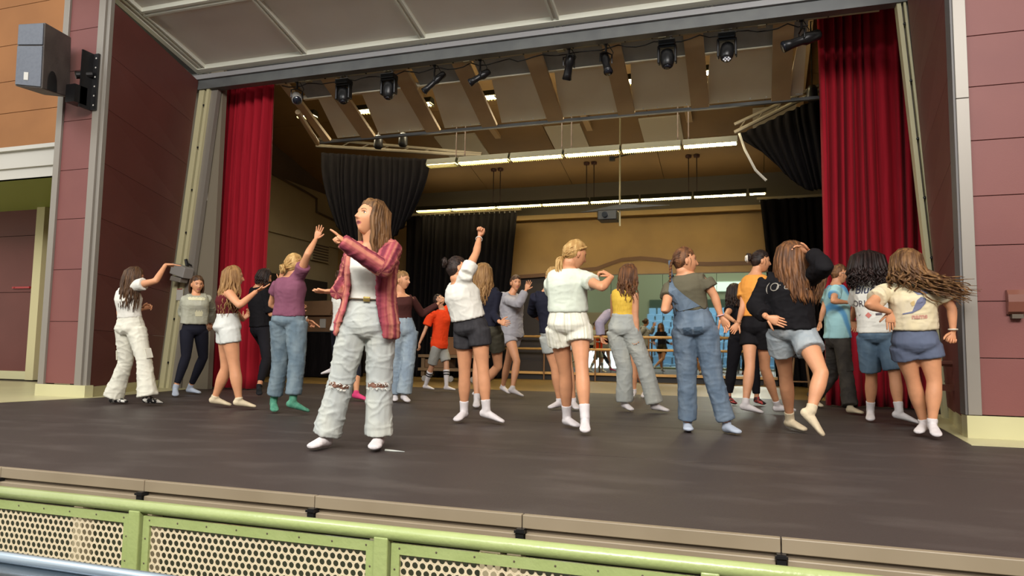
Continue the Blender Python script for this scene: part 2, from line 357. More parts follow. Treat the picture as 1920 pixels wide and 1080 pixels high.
sd = np.cross(C_ - B_, B2 - B_); sd = sd / np.linalg.norm(sd)
if sd[0] < 0: sd = -sd
def q5(u, v): return (B_ * (1 - u) + C_ * u) * (1 - v) + (B2 * (1 - u) + C2 * u) * v
mb = MB(); arch = [q5(.33 + .17 * math.cos(t), .90 - .22 * math.sin(t)) for t in np.linspace(0, math.pi, 9)] + [q5(.16, .99), q5(.50, .99)]
mb.add([x + sd * .004 for x in arch], [tuple(range(len(arch)))]); rel(mb, sp).build('handle_recess', M_black, sp)
bx = empty('speaker_bracket', (-7.98, 6.8, 4.05), 'black perforated wall bracket carrying the loudspeaker', 'bracket')
mb = MB().box(-8.12, -8.02, 6.86, 6.92, 3.68, 4.43).box(-8.12, -8.10, 6.7, 6.92, 3.68, 4.43); rel(mb, bx).build('plate', M_blackm, bx)
rel(MB().box(-8.25, -8.1, 6.62, 6.80, 3.72, 3.95).tube([(-8.2, 6.7, 4.1), (-8.1, 6.85, 4.15)], .05), bx).build('arm', M_blackm, bx)
for k in range(6):
    rel(MB().ell((-8.05, 6.855, 3.74 + k * .125), (.012, .006, .012), 8, 5), bx).build('bolt', M_white, bx)
# alarm horn on the right wall, small box low on the right splay
ah = empty('wall_horn', (2.03, 6.9, 1.12), 'small rounded brown box on the burgundy wall at right', 'wall fitting')
mb = MB(); prof = [(0, -.10), (.03, -.10), (.06, -.08), (.075, 0), (.07, .06), (.04, .10), (0, .10)]
P = [[(1.975 + sx, YW - y, 1.12 + z) for y, z in prof] for sx in (0, .025, .1, .13)]; mb.grid(P); n = len(prof); mb.f += [tuple(range(n)), tuple(range(3 * n, 4 * n))[::-1]]; mb.m += [0, 0]
rel(mb, ah).build('cover', mat('brown_plastic', (112, 66, 52), .3, coat=.5), ah); rel(MB().box(2.0, 2.08, YW - .06, YW, .985, 1.02), ah).build('base', M_nosed, ah)
tag(MB().tube([(1.80, 8.0, .36), (1.68, 7.98, .38), (1.66, 7.98, .5), (1.70, 7.98, .6), (1.84, 8.0, .6)], .03, 8).box(1.66, 1.82, 7.95, 8.05, .34, .40).build('wall_outlet', mat('brown_plastic', (112, 66, 52), .3)), 'low brown hooked outlet cover near the bare-legged dancer by the right wall', 'outlet')

# ------------------------------------------------------------------ stage house shell
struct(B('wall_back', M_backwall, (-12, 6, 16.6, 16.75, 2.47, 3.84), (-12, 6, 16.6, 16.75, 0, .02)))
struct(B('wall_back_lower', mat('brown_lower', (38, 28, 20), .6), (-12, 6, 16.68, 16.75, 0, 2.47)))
struct(B('trim_9', mat('tan_beam', (168, 140, 92), .6), (-12, 6, 16.42, 16.62, 3.82, 3.93)))
struct(B('wall_back_soffit', mat('soffit_grey', (96, 88, 72), .6), (-12, 6, 16.58, 16.6, 3.93, 5.2)))
# painted wave band across the back wall
wv = [(960, 520), (1040, 514), (1092, 506), (1118, 504), (1142, 495), (1166, 487), (1201, 484), (1237, 487), (1267, 493), (1326, 495), (1403, 493), (1440, 492)]
mb = MB(); pts = [at_y(x, y, 16.59) for x, y in wv]
lo = [[p + np.array((0, 0, -.045)), p + np.array((0, 0, .045))] for p in pts]; mb.grid(lo)
struct(mb.build('trim_10', mat('wave_brown', (92, 62, 34), .6)))
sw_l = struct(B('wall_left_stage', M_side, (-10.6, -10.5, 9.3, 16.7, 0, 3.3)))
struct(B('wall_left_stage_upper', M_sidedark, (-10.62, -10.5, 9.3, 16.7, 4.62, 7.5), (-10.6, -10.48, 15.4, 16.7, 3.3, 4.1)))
struct(MB().add([(-10.55, 9.3, 3.3), (-10.55, 9.3, 4.62), (-10.55, 16.7, 4.62), (-10.55, 16.7, 3.3), (-10.45, 9.3, 3.3), (-10.45, 9.3, 4.62), (-10.45, 16.7, 4.62), (-10.45, 16.7, 3.3)], [(0, 1, 2, 3), (4, 7, 6, 5), (0, 4, 5, 1), (3, 2, 6, 7), (1, 5, 6, 2), (0, 3, 7, 4)]).build('wall_left_stage_mid', M_side))
struct(B('wall_right_stage', M_side, (4.5, 4.6, 9.3, 16.7, 0, 7.5)))
struct(B('wall_left_wing', M_dark, (-17, -10.6, 10.2, 10.3, 0, 9)))
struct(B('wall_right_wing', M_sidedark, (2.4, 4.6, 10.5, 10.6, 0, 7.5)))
pd = empty('duct_line', (-10.4, 14, 4.2), 'dark stepped conduit running along the left stage wall', 'conduit')
rel(MB().tube([(-10.42, 12.2, 4.78), (-10.42, 15.0, 4.48), (-10.42, 15.4, 4.42), (-10.42, 15.42, 4.08), (-10.42, 16.4, 4.0)], .03, 6), pd).build('pipe', M_sidedark, pd)
vt = empty('wall_vent', (-10.4, 15.7, 3.1), 'square louvred vent on the left stage wall behind the raised hand', 'vent')
rel(MB().box(-10.46, -10.42, 15.3, 16.05, 2.85, 3.3), vt).build('frame', M_side, vt)
for k in range(6): rel(MB().box(-10.43, -10.40, 15.35, 16.0, 2.89 + k * .07, 2.92 + k * .07), vt).build('slat', M_sidedark, vt)
# ceiling of the stage house: sloping brown boards, seams, two pale skylight panels, rafters
def cy(y): return 6.45 - (y - 9.3) * .245
ce = struct(MB().hexa([(-10.6, 9.3, cy(9.3) + .1), (4.6, 9.3, cy(9.3) + .1), (4.6, 16.7, cy(16.7) + .1), (-10.6, 16.7, cy(16.7) + .1)], [(-10.6, 9.3, cy(9.3) + .2), (4.6, 9.3, cy(9.3) + .2), (4.6, 16.7, cy(16.7) + .2), (-10.6, 16.7, cy(16.7) + .2)]).build('ceiling', M_dark))
ys = [9.3, 11.2, 13.1, 14.9, 16.7]; xs = np.linspace(-10.6, 4.6, 8)
for i in range(7):
    for j in range(4):
        a, b, c, d = xs[i] + .006, xs[i + 1] - .006, ys[j] + .006, ys[j + 1] - .006
        MB().hexa([(a, c, cy(c)), (b, c, cy(c)), (b, d, cy(d)), (a, d, cy(d))], [(a, c, cy(c) + .08), (b, c, cy(c) + .08), (b, d, cy(d) + .08), (a, d, cy(d) + .08)]).build('panel', M_brown, ce)
for px_s, w in ((835, .95), (1035, .75), (1205, .8), (1412, 1.0)):
    x = at_y(px_s, 275, 14.6)[0]; a, b, c, d = x, x + w, 14.0, 15.05
    MB().hexa([(a, c, cy(c) - .03), (b, c, cy(c) - .03), (b, d, cy(d) - .03), (a, d, cy(d) - .03)], [(a, c, cy(c)), (b, c, cy(c)), (b, d, cy(d)), (a, d, cy(d))]).build('skylight_panel', mat('skylight_grey', (190, 184, 166), .5), ce)
for x in (-7.9, -5.2, -3.2, -1.2, .8, 2.8):
    MB().hexa([(x, 9.5, cy(9.5) - .35), (x + .12, 9.5, cy(9.5) - .35), (x + .12, 14.2, cy(14.2) - .06), (x, 14.2, cy(14.2) - .06)], [(x, 9.5, cy(9.5)), (x + .12, 9.5, cy(9.5)), (x + .12, 14.2, cy(14.2)), (x, 14.2, cy(14.2))]).build('rafter', M_raft, ce)
struct(B('wall_header', M_dark, (-10.6, 4.6, 9.22, 9.3, 5.1, 7.6)))

# ------------------------------------------------------------------ light bridge behind the header: pipe, rafters, baffles
lb = empty('light_bridge', (-3, 10, 4.7), 'slanting tan rafters with beige baffle boards and a cream pipe behind the header', 'lighting bridge')
def bz(y): return 4.97 - (y - 9.55) * .44
rafx = [-7.2, -6.37, -5.12, -4.1, -2.97, -1.83, -.72, .42, 1.2]
for i, x in enumerate(rafx[:-1]):
    w = .07 if i == 0 else .13
    lo = [(x - w, 9.55, bz(9.55) - .03), (x + w, 9.55, bz(9.55) - .03), (x + w, 10.92, bz(10.92) - .03), (x - w, 10.92, bz(10.92) - .03)]
    rel(MB().hexa(lo, [(a, b, c + .06) for a, b, c in lo]), lb).build('rafter', M_raft, lb)
for i in range(len(rafx) - 1):
    a, b = rafx[i] + (.33 if i < 4 else .2), min(rafx[i + 1] - .04, .72)
    if b - a < .05: continue
    y0, y1 = 10.05, 10.9
    lo = [(a, y0, bz(y0) + .10), (b, y0, bz(y0) + .10), (b, y1, bz(y1) + .02), (a - .12, y1, bz(y1) + .02)]
    rel(MB().hexa(lo, [(p, q, r + .03) for p, q, r in lo]), lb).build('baffle_board', M_baffle, lb)
    y0, y1 = 9.56, 10.04; a2 = a - .15
    lo = [(a2, y0, bz(y0) + .05), (b, y0, bz(y0) + .05), (b, y1, bz(y1) + .05), (a2, y1, bz(y1) + .05)]
    rel(MB().hexa(lo, [(p, q, r + .03) for p, q, r in lo]), lb).build('dark_board', mat('dark_baffle', (136, 138, 132), .6, (122, 124, 120), 3), lb)
    mb = MB()
    for k in range(4): mb.ell((a + (b - a) * (k + .3) / 4, 10.84, bz(10.84) - .005), (.012, .012, .012), 8, 5)
    rel(mb, lb).build('screw_head', M_white, lb)
rel(MB().box(-7.1, .74, 10.0, 10.06, bz(10.0) + .03, bz(10.0) + .10), lb).build('cross_beam', M_baffle, lb)
rel(MB().box(-7.4, 1.6, 10.9, 10.96, bz(10.9) - .05, bz(10.9) - .005), lb).build('bottom_rail', M_header, lb)
rel(MB().tube([(-7.02, 9.75, 4.5), (-7.4, 10.9, 4.33)], .045, 8), lb).build('side_strut', M_raft, lb)
# pale cream pipe
pp = empty('lighting_pipe', (-3, 9.4, 4.88), 'long cream lighting pipe under the header carrying the stage lamps', 'pipe')
rel(MB().tube([(-7.2, 9.4, 4.87), (1.5, 9.4, 4.87)], .028, 10), pp).build('pipe', M_pipe, pp)
mb = MB()
for k in range(23): x = -7.0 + k * .36; mb.tube([(x, 9.37, 4.87), (x + .012, 9.37, 4.87)], .04, 8)
rel(mb, pp).build('cable_tie', M_black, pp)
for x in (-6.6, -5.2, -3.9, -2.5, -1.1, .15): rel(MB().box(x - .05, x + .05, 9.36, 9.44, 4.83, 5.0), pp).build('hanger', M_pipe, pp)
mb = MB(); rr = random.Random(3)
pts = [(-7.1 + k * .12, 9.43 + rr.uniform(-.02, .02), 4.84 - abs(math.sin(k * .7)) * .05 - rr.random() * .02) for k in range(66)]
mb.tube(pts, .009, 6); rel(mb, pp).build('cable', M_black, pp)

def moving_head(x, z, label, tilt=0., yaw=0.):
    r = empty('moving_head_light', (x, 9.4, 4.84), label, 'stage light', 'stage lamps on the front pipe')
    c = lambda a, b, d: (a, b, d)
    mb = MB().box(-.11, .11, -.09, .09, -.13, -.05); mb.build('base', M_black, r, bevel=.015)
    MB().tube([(-.05, 0, -.05), (-.05, 0, .05)], .018, 8).tube([(.05, 0, -.05), (.05, 0, .05)], .018, 8).box(-.07, -.03, -.03, .03, .0, .06).box(.03, .07, -.03, .03, .0, .06).build('clamp', M_grey, r)
    MB().box(-.125, -.095, -.05, .05, -.36, -.12).box(.095, .125, -.05, .05, -.36, -.12).box(-.125, .125, -.05, .05, -.15, -.12).build('yoke', M_blackm, r, bevel=.012)
    d = np.array((math.sin(yaw) * math.sin(tilt), -math.cos(yaw) * math.sin(tilt), -math.cos(tilt))); cc = np.array((0, 0, -.29))
    MB().tube([cc - d * .12, cc - d * .10, cc - d * .02, cc + d * .06, cc + d * .12, cc + d * .13], [.05, .08, .092, .088, .07, .055], 16).build('head', M_black, r, smooth=True)
    MB().tube([cc + d * .125, cc + d * .14], [.052, .045], 14).build('lens', M_lens, r, smooth=True)
    return r
def par(x, z, label, d, L=.3, rad=.06, m=None):
    r = empty('spotlight', (x, 9.4, 4.84), label, 'stage light', 'stage lamps on the front pipe'); m = m or M_blackm
    d = _nz(d); cc = np.array((0, 0, -.25))
    MB().tube([(0, 0, .04), (0, 0, -.1)], .016, 8).box(-.03, .03, -.03, .03, .0, .06).build('clamp', M_blackm, r)
    sx = _nz(np.cross(d, (0, 0, 1.)) + 1e-6)
    MB().tube([cc + sx * .085, cc + sx * .085 + np.array((0, 0, .12)), (0, 0, -.1), cc - sx * .085 + np.array((0, 0, .12)), cc - sx * .085], .011, 6).build('yoke', M_blackm, r)
    MB().tube([cc - d * L * .5, cc - d * L * .45, cc - d * L * .1, cc, cc + d * L * .3, cc + d * L * .5], [rad * .6, rad * .9, rad * 1.05, rad * .75, rad * .8, rad], 14, caps=True).build('barrel', m, r, smooth=True)
    MB().tube([cc + d * L * .5, cc + d * (L * .5 + .01)], [rad * .85, rad * .8], 12).build('lens', M_lens, r, smooth=True)
    MB().tube([(0.02, 0.03, .03), (.09, .05, -.1), (.05, .04, -.2), cc - d * L * .45], .006, 5).build('cable', M_black, r)
    return r
par(-6.80, 0, 'grey cluster spotlight at the end of the pipe, touching the left red curtain', (.5, -.6, -.5), .26, .08, M_grey)
moving_head(-5.95, 0, 'slim black moving head, first one right of the left curtain, nose down', .35, .5)
moving_head(-5.17, 0, 'boxy black moving head hanging straight down above the swagged curtain', .1, 0)
par(-4.42, 0, 'long black spotlight tilted down left, third lamp along the pipe', (-.7, -.3, -.75), .42, .055)
par(-3.70, 0, 'black spotlight tilted left with a looped cable above it', (-.75, -.35, -.55), .34, .06)
par(-2.38, 0, 'grey-black spotlight pointing down, partly behind a cream hanger', (-.25, .3, -.9), .34, .07)
par(-1.86, 0, 'black barrel spotlight beside the fifth rafter aimed down right', (.25, -.4, -.85), .38, .065)
moving_head(-1.04, 0, 'big black moving head with wide yoke near the centre right of the pipe', .25, .2)
mh = moving_head(-.28, 0, 'black moving head whose lens cluster shines white dots', .45, -.2)
mb = MB()
for k in range(7):
    a = k * math.pi / 3; rr_ = .0 if k == 6 else .038; mb.ell((rr_ * math.cos(a) + .03 * 0, -.075 - .01, -.42 + rr_ * math.sin(a) * .6), (.013, .013, .013), 8, 6)
mb.build('led_lens', mat('led_white', (225, 225, 230), .2), mh)
par(.62, 0, 'long black spotlight lying sideways against the right red curtain', (-.85, -.3, -.35), .5, .075)
for x, l in ((-6.45, 'small black lamp hanging under the bridge, left of the pair'), (-5.95, 'small black lamp hanging under the bridge, right of the pair'), (.88, 'small dark lamp hanging alone by the right red curtain')):
    r = empty('hanging_lamp', (x, 11.4, 4.54 if x < 0 else 4.7), l, 'stage light')
    MB().tube([(0, 0, 0), (0, 0, -.06), (0, 0, -.2), (0, 0, -.24)], [.05, .075, .085, .06], 12).build('housing', M_black, r, smooth=True)
    MB().tube([(0, 0, 0), (0, 0, cy(11.4) - (4.54 if x < 0 else 4.7) - .01)], .01, 6).build('stem', M_black, r)

# fluorescent rows: each fixture is a thing of its own
def fixture(x0, x1, y, z, label, grp, cells=26):
    r = empty('fluorescent_fixture', ((x0 + x1) / 2, y, z), label, 'ceiling light', grp)
    rel(MB().hexa([(x0, y - .11, z + .0), (x1, y - .11, z + .0), (x1, y + .11, z), (x0, y + .11, z)], [(x0, y - .06, z + .1), (x1, y - .06, z + .1), (x1, y + .06, z + .1), (x0, y + .06, z + .1)]), r).build('housing', M_fix, r)
    rel(MB().box(x0 + .02, x1 - .02, y - .09, y + .09, z - .012, z - .002), r).build('tube', M_tube, r)
    mb = MB()
    for k in range(cells + 1):
        x = x0 + .01 + (x1 - x0 - .02) * k / cells; mb.box(x - .004, x + .004, y - .1, y + .1, z - .038, z - .012)
    mb.box(x0, x1, y - .115, y - .10, z - .012, z)
    rel(mb, r).build('louvre', M_louver, r)
    return r
fx = [(803, 857), (862, 955), (959, 1056), (1060, 1163), (1167, 1277), (1281, 1383)]
ends = [(at_y(a, 312 - .081 * (a - 803), 11.7)[0], at_y(b, 312 - .081 * (b - 803), 11.7)[0]) for a, b in fx]
nm = ['leftmost, short end of the front row', 'second from the left in the front row', 'third from the left in the front row', 'fourth from the left in the front row', 'fifth from the left in the front row', 'rightmost of the front row, touching the swagged curtain']
for (a, b), n in zip(ends, nm): fixture(a, b, 11.7, 4.0, 'louvred fluorescent light, ' + n, 'front fluorescent row')
fx2 = [(783, 846), (849, 930), (933, 1016), (1018, 1104), (1108, 1198), (1202, 1297), (1301, 1400), (1404, 1437)]
nm2 = ['leftmost', 'second from left', 'third from left', 'fourth from left', 'fifth from left', 'third from right', 'second from right', 'rightmost short']
for (a, b), n in zip(fx2, nm2):
    x0 = at_y(a, 398 - .0566 * (a - 783), 15.6)[0]; x1 = at_y(b, 398 - .0566 * (b - 783), 15.6)[0]
    fixture(x0, x1, 15.6, 4.0, 'distant louvred fluorescent light, %s of the rear row' % n, 'rear fluorescent row', 22)
for k, (px, py) in enumerate([(580, 218), (687, 208), (797, 195), (917, 182), (1172, 153), (1322, 136), (1454, 119)]):
    p = at_y(px, py, 11.35); fixture(p[0] - .22, p[0] + .14, 11.35, p[2], 'glowing light end in gap %s of the tan bridge' % ['furthest left', 'second from left', 'third from left', 'above the raised fist', 'right of centre', 'second from right', 'furthest right'][k], 'lights glimpsed above the bridge', 6)
# suspension rods with caps
def rods(px, y, ztop, zbot, label, cap=True):
    x = at_y(px, 300, y)[0]; r = empty('hanger_rods', (x, y, ztop), label, 'hanger rod')
    for dx in (0, .17):
        MB().tube([(dx, 0, 0), (dx, 0, zbot - ztop)], .011, 6).build('rod', mat('rod_brown', (44, 26, 18), .5), r)
        if cap: MB().tube([(dx, 0, 0), (dx, 0, -.05)], [.07, .06], 10).build('cap', mat('cap_brown', (70, 40, 28), .5), r)
    return r
rods(926, 15.6, cy(15.6) - .0, 4.1, 'thin brown rod pair over the rear lights, left of the projector pole')
rods(1100, 15.6, cy(15.6), 4.1, 'thin brown rod pair over the rear lights, beside the projector pole')
rods(1291, 15.6, cy(15.6), 4.1, 'thin brown rod pair over the rear lights, right of the projector')
rods(855, 11.7, cy(11.7), 4.1, 'rod pair dropping to the left end of the front lights', False)
rods(1053, 11.7, cy(11.7), 4.1, 'rod pair dropping to the middle of the front lights', False)
rods(1271, 11.7, cy(11.7), 4.1, 'rod pair dropping to the right end of the front lights', False)
# projector with pole and fan-like bracket
pj = empty('projector', (-2.65, 13.6, 3.2), 'black projector hanging from a thin pole over the stage', 'projector')
x = at_y(1142, 405, 13.6)
rel(MB().box(x[0] - .2, x[0] + .17, 13.45, 13.8, x[2] - .1, x[2] + .1), pj).build('body', M_black, pj, bevel=.02)
rel(MB().tube([(x[0] - .05, 13.46, x[2]), (x[0] - .05, 13.40, x[2])], [.06, .055], 14), pj).build('lens', M_lens, pj)
xp = at_y(1162, 330, 13.6)[0]
rel(MB().tube([(xp, 13.62, cy(13.62) - .01), (xp, 13.62, x[2] - .2)], .018, 8), pj).build('pole', M_pipe, pj)
rel(MB().tube([(xp - .16, 13.62, 4.42), (xp + .3, 13.62, 4.50)], .014, 6).box(xp - .2, xp - .1, 13.58, 13.66, 4.37, 4.45).box(xp + .22, xp + .3, 13.58, 13.66, 4.47, 4.53), pj).build('crossbar', M_blackm, pj)
rel(MB().hexa([(xp - .75, 13.5, 3.36), (xp + .95, 13.5, 3.42), (xp + .95, 13.56, 3.42), (xp - .75, 13.56, 3.36)], [(xp - .1, 13.5, 3.47), (xp + .1, 13.5, 3.48), (xp + .1, 13.56, 3.48), (xp - .1, 13.56, 3.47)]), pj).build('spreader', M_black, pj)

# ------------------------------------------------------------------ mirrors and barres on the back wall
mr = empty('mirror_wall', (-3, 16.6, .2), 'row of tall frameless mirrors on the back wall behind the barres', 'mirror')
mx = np.linspace(-4.33, 1.6, 6)
for a, b in zip(mx[:-1], mx[1:]):
    rel(MB().box(a + .004, b - .004, 16.60, 16.66, .19, 2.46), mr).build('mirror_panel', M_mirror, mr)
rel(MB().box(-4.33, 1.6, 16.585, 16.66, 2.455, 2.475), mr).build('top_trim', M_nosed, mr)
struct(B('trim_11', M_maple, (-7.2, 3.6, 16.40, 16.66, .13, .185)))
struct(B('baseboard_back', mat('black_kick', (30, 24, 20), .6), (-7.2, 3.6, 16.48, 16.66, 0, .13)))
br = empty('ballet_barre', (-3, 16.3, 1), 'double wooden ballet barre running along the mirrors', 'barre')
for z in (1.01, .72):
    rel(MB().tube([(-6.0, 16.35, z), (.3, 16.35, z)], .028, 10), br).build('rail', M_maple, br, smooth=True)
for x in np.linspace(-5.9, .2, 6):
    rel(MB().tube([(x, 16.35, .0), (x, 16.35, 1.01)], .018, 8).tube([(x, 16.35, .9), (x, 16.6, .9)], .015, 8), br).build('bracket', mat('barre_bracket', (120, 84, 48), .5), br)

# ------------------------------------------------------------------ curtains
def curtain(name, path, ztop, zbot, m, label, pleats, amp, nz_=26, hang=None, seed=1, res=8, gather=None, cat='curtain'):
    """path(u)->(x,y); ztop(u), zbot(u); vertical pleats that deepen downwards"""
    r_ = random.Random(seed); ph = [r_.uniform(.55, 1.45) for _ in range(pleats + 1)]; cum = np.cumsum([0] + ph[:-1]); cum = cum / cum[-1]
    am = [r_.uniform(.6, 1.25) for _ in range(pleats + 1)]
    us = []; wav = []
    for k in range(pleats):
        for j in range(res):
            f = j / res; us.append(cum[k] + (cum[k + 1] - cum[k]) * f); s = math.sin(2 * math.pi * f); wav.append(am[k] * math.copysign(abs(s) ** .75, s))
    us.append(1.); wav.append(0.)
    P = []
    for i in range(nz_ + 1):
        t = i / nz_; row = []
        for u, w in zip(us, wav):
            x, y = path(u); x2, y2 = path(min(u + .01, 1)); x1, y1 = path(max(u - .01, 0)); tx, ty = x2 - x1, y2 - y1; L = math.hypot(tx, ty) or 1; nx, ny = ty / L, -tx / L
            z = ztop(u) * (1 - t) + zbot(u) * t
            dx, dy = (gather(u, t) if gather else (0, 0))
            a = amp * (.55 + .45 * min(1, t * 3)) * w
            sway = .02 * math.sin(3 * t + u * 9)
            row.append((x + nx * a + dx + sway * tx / L, y + ny * a + dy, z))
        P.append(row)
    mb = MB(); mb.grid(P); o = mb.build(name, m, None, smooth=True, origin=(path(.5)[0], path(.5)[1], 0))
    so = o.modifiers.new('thick', 'SOLIDIFY'); so.thickness = .008
    return tag(o, label, cat)
curtain('stage_curtain', lambda u: (-8.38 + 1.08 * u, 9.5 + .05 * math.sin(u * 5)), lambda u: 5.15, lambda u: .015, M_red, 'deep red pleated stage curtain on the left, behind the blonde in white shorts', 9, .115, seed=4)
curtain('stage_curtain', lambda u: (.882 + 1.3 * u, 10.35 + .05 * math.sin(u * 4)), lambda u: 5.7, lambda u: .015, M_red, 'deep red pleated stage curtain on the right, behind the curly-haired girl', 10, .09, seed=9)
M_truss = mat('truss_grey', (92, 84, 70), .5)
# swagged black curtains, drawn up below
def swagL(u, t):
    k = max(0, t - .15) ** 1.7; return (k * (.55 * (1 - u) ** 1.2 - .45 * u ** 1.2), 0.0)
curtain('swagged_curtain', lambda u: (-7.98 + 2.28 * u, 11.9 + .1 * u), lambda u: 4.47 - .27 * u, lambda u: 3.25 - .75 * math.sin(math.pi * min(1, max(0, u * .9 + .08))) ** .8, M_velvet, 'black gathered curtain hanging swagged in mid air behind the front woman', 17, .05, gather=swagL, seed=2)
def swagR(u, t):
    k = max(0, t - .05) ** 1.4; return (k * (.62 * (1 - u) ** 1.5), 0.0)
curtain('swagged_curtain', lambda u: (-.19 + 1.7 * u, 12 - .5 * u), lambda u: 4.22 + .52 * u, lambda u: 3.8 - .62 * min(1, u * 2.2) ** .7, M_velvet, 'black gathered curtain swagged in mid air beside the right red curtain', 13, .05, gather=swagR, seed=5)
curtain('black_curtain', lambda u: (-8.1 + 2.86 * u, 15.85 + .08 * math.sin(u * 3)), lambda u: 3.93 - .02 * u, lambda u: .02, M_velvet, 'black full-length curtain at the rear, left of the tan back wall', 18, .07, gather=lambda u, t: (-.28 * t * u, 0), seed=6)
curtain('black_curtain', lambda u: (.17 + 2.2 * u, 15.95), lambda u: 3.93, lambda u: .02, M_velvet, 'black full-length curtain at the rear, right of the tan back wall', 11, .07, gather=lambda u, t: (.3 * t * (1 - u), 0), seed=8)
for (x0, x1, y, z, l) in ((-8.4, -5.2, 16.05, 3.99, 'dark track with hooks above the rear left black curtain'), (.1, 2.6, 16.2, 3.99, 'dark track with hooks above the rear right black curtain')):
    r = empty('curtain_track', (x0, y, z), l, 'curtain track'); rel(MB().box(x0, x1, y - .03, y + .03, z, z + .05), r).build('track', M_side, r)
    for k in range(int((x1 - x0) / .13)): rel(MB().box(x0 + .05 + k * .13, x0 + .07 + k * .13, y - .02, y + .02, z - .05, z), r).build('hook', M_grey, r)
for (a, b, l) in (((-8.1, 11.9, 4.62), (-4.7, 12.1, 4.22), 'sloping grey truss bar over the left swagged curtain'), ((-.25, 12.0, 4.26), (1.9, 11.3, 5.0), 'grey bar over the right swagged curtain')):
    r = empty('truss_bar', a, l, 'truss'); a, b = np.array(a), np.array(b)
    rel(MB().tube([a, b], .035, 8), r).build('lower_tube', M_truss, r); off = np.array((0, .05, .15)); rel(MB().tube([a + off, b + off * .3], .03, 8), r).build('upper_tube', M_truss, r)
    mb = MB()
    for k in range(8): p = a + (b - a) * (k + .2) / 8; q = a + (b - a) * (k + .7) / 8 + off * (1 - k / 11); mb.tube([p, q], .012, 5)
    rel(mb, r).build('web', M_truss, r)
r = struct(MB().tube([(-.18, 11.95, 4.22), (-.1, 11.95, 3.95), (.06, 11.95, 3.6), (.22, 11.95, 3.42)], .022, 6).build('trim_12', M_white))

# ------------------------------------------------------------------ front: green rail with perforated panels, dark ledge
YR = 2.2
gr = empty('green_railing', (-1.2, YR, -1), 'green tubular railing with perforated cream panels in front of the stage', 'railing')
px_ = [-4.35, -3.30, -2.22, -1.178, -.127, .925, 1.98]
rel(MB().tube([(-4.4, YR, .052), (2.4, YR, .052)], .0235, 16), gr).build('top_tube', M_green, gr, smooth=True)
for x in px_:
    rel(MB().box(x - .026, x + .026, YR - .022, YR + .022, -.95, .04), gr).build('post', M_green, gr, bevel=.004)
def perforated(x0, x1, z0, z1, y, pitch=.0268, r=.0106):
    mb = MB(); rows = int((z1 - z0) / (pitch * .866)); cols = int((x1 - x0) / pitch)
    px = (x1 - x0) / (cols); pz = (z1 - z0) / rows
    cut = [(math.cos(a), math.sin(a)) for a in [math.pi / 2 + k * math.pi / 5 for k in range(10)]]
    v = []; f = []
    # hex-lattice of cells: each cell is a rectangle px x pz whose row is shifted by half a pitch
    for j in range(rows):
        for i in range(cols + 1 if j % 2 else cols):
            cx = x0 + px * (i + (0 if j % 2 else .5)); cz_ = z1 - pz * (j + .5)
            a0, a1 = max(cx - px / 2, x0), min(cx + px / 2, x1)
            ring = []; outer = []
            for (c, s) in cut:
                ring.append((min(max(cx + c * r, a0), a1), y, cz_ + s * r))
                k = min((px / 2) / abs(c) if abs(c) > 1e-6 else 9, (pz / 2) / abs(s) if abs(s) > 1e-6 else 9)
                outer.append((min(max(cx + c * k, a0), a1), y, cz_ + s * k))
            o = len(v); v += outer + ring; n = 10
            f += [(o + t, o + (t + 1) % n, o + n + (t + 1) % n, o + n + t) for t in range(n)]
            for sx, sz in ((1, 1), (-1, 1), (-1, -1), (1, -1)):   # corner triangles
                q = (a1 if sx > 0 else a0, y, cz_ + sz * pz / 2)
                idx = [t for t, (c, s) in enumerate(cut) if c * sx >= -1e-6 and s * sz >= -1e-6]
                idx.sort(key=lambda t: math.atan2(abs(cut[t][1]), abs(cut[t][0])))
                k0 = None
                for t1, t2 in zip(idx[:-1], idx[1:]):
                    p1, p2 = outer[t1], outer[t2]
                    if abs(p1[0] - p2[0]) > 1e-5 and abs(p1[2] - p2[2]) > 1e-5: k0 = (t1, t2)
                if k0: v.append(q); f.append((o + k0[0], o + k0[1], len(v) - 1))
    mb.add(v, f); return mb
for a, b in zip(px_[:-1], px_[1:]):
    a2, b2 = a + .034, b - .03
    fr = rel(MB().box(a2, b2, YR - .008, YR + .004, -.012, .022).box(a2, b2, YR - .008, YR + .004, -.40, -.34).box(a2, a2 + .03, YR - .008, YR + .004, -.34, -.012).box(b2 - .03, b2, YR - .008, YR + .004, -.34, -.012), gr).build('panel_frame', M_green, gr)
    mbx = MB()
    for k in range(8): mbx.ell((a2 + .03 + k * (b2 - a2 - .06) / 7, YR - .009, .008), (.0035, .002, .0035), 6, 4)
    for k in range(3): mbx.ell((a2 + .014, YR - .009, -.06 - k * .09), (.0035, .002, .0035), 6, 4); mbx.ell((b2 - .014, YR - .009, -.06 - k * .09), (.0035, .002, .0035), 6, 4)
    rel(mbx, gr).build('rivet', M_nosed, fr)
    o = rel(perforated(a2 + .028, b2 - .028, -.345, -.008, YR + .002), gr).build('perforated_sheet', M_perf, gr)
    so = o.modifiers.new('thick', 'SOLIDIFY'); so.thickness = .002
ld = empty('steel_ledge', (-1.5, 1.4, -.2), 'dark glossy ledge with a painted edge highlight in the bottom corner', 'ledge')
rel(MB().box(-4, .5, 1.1, 1.5, -.9, .055), ld).build('body', M_ledge, ld)
rel(MB().tube([(-4, 1.505, .068), (.5, 1.505, .068)], .016, 12), ld).build('edge_highlight', M_ledge_highlight, ld, smooth=True)  # pale tube drawn as the highlight along the glossy ledge

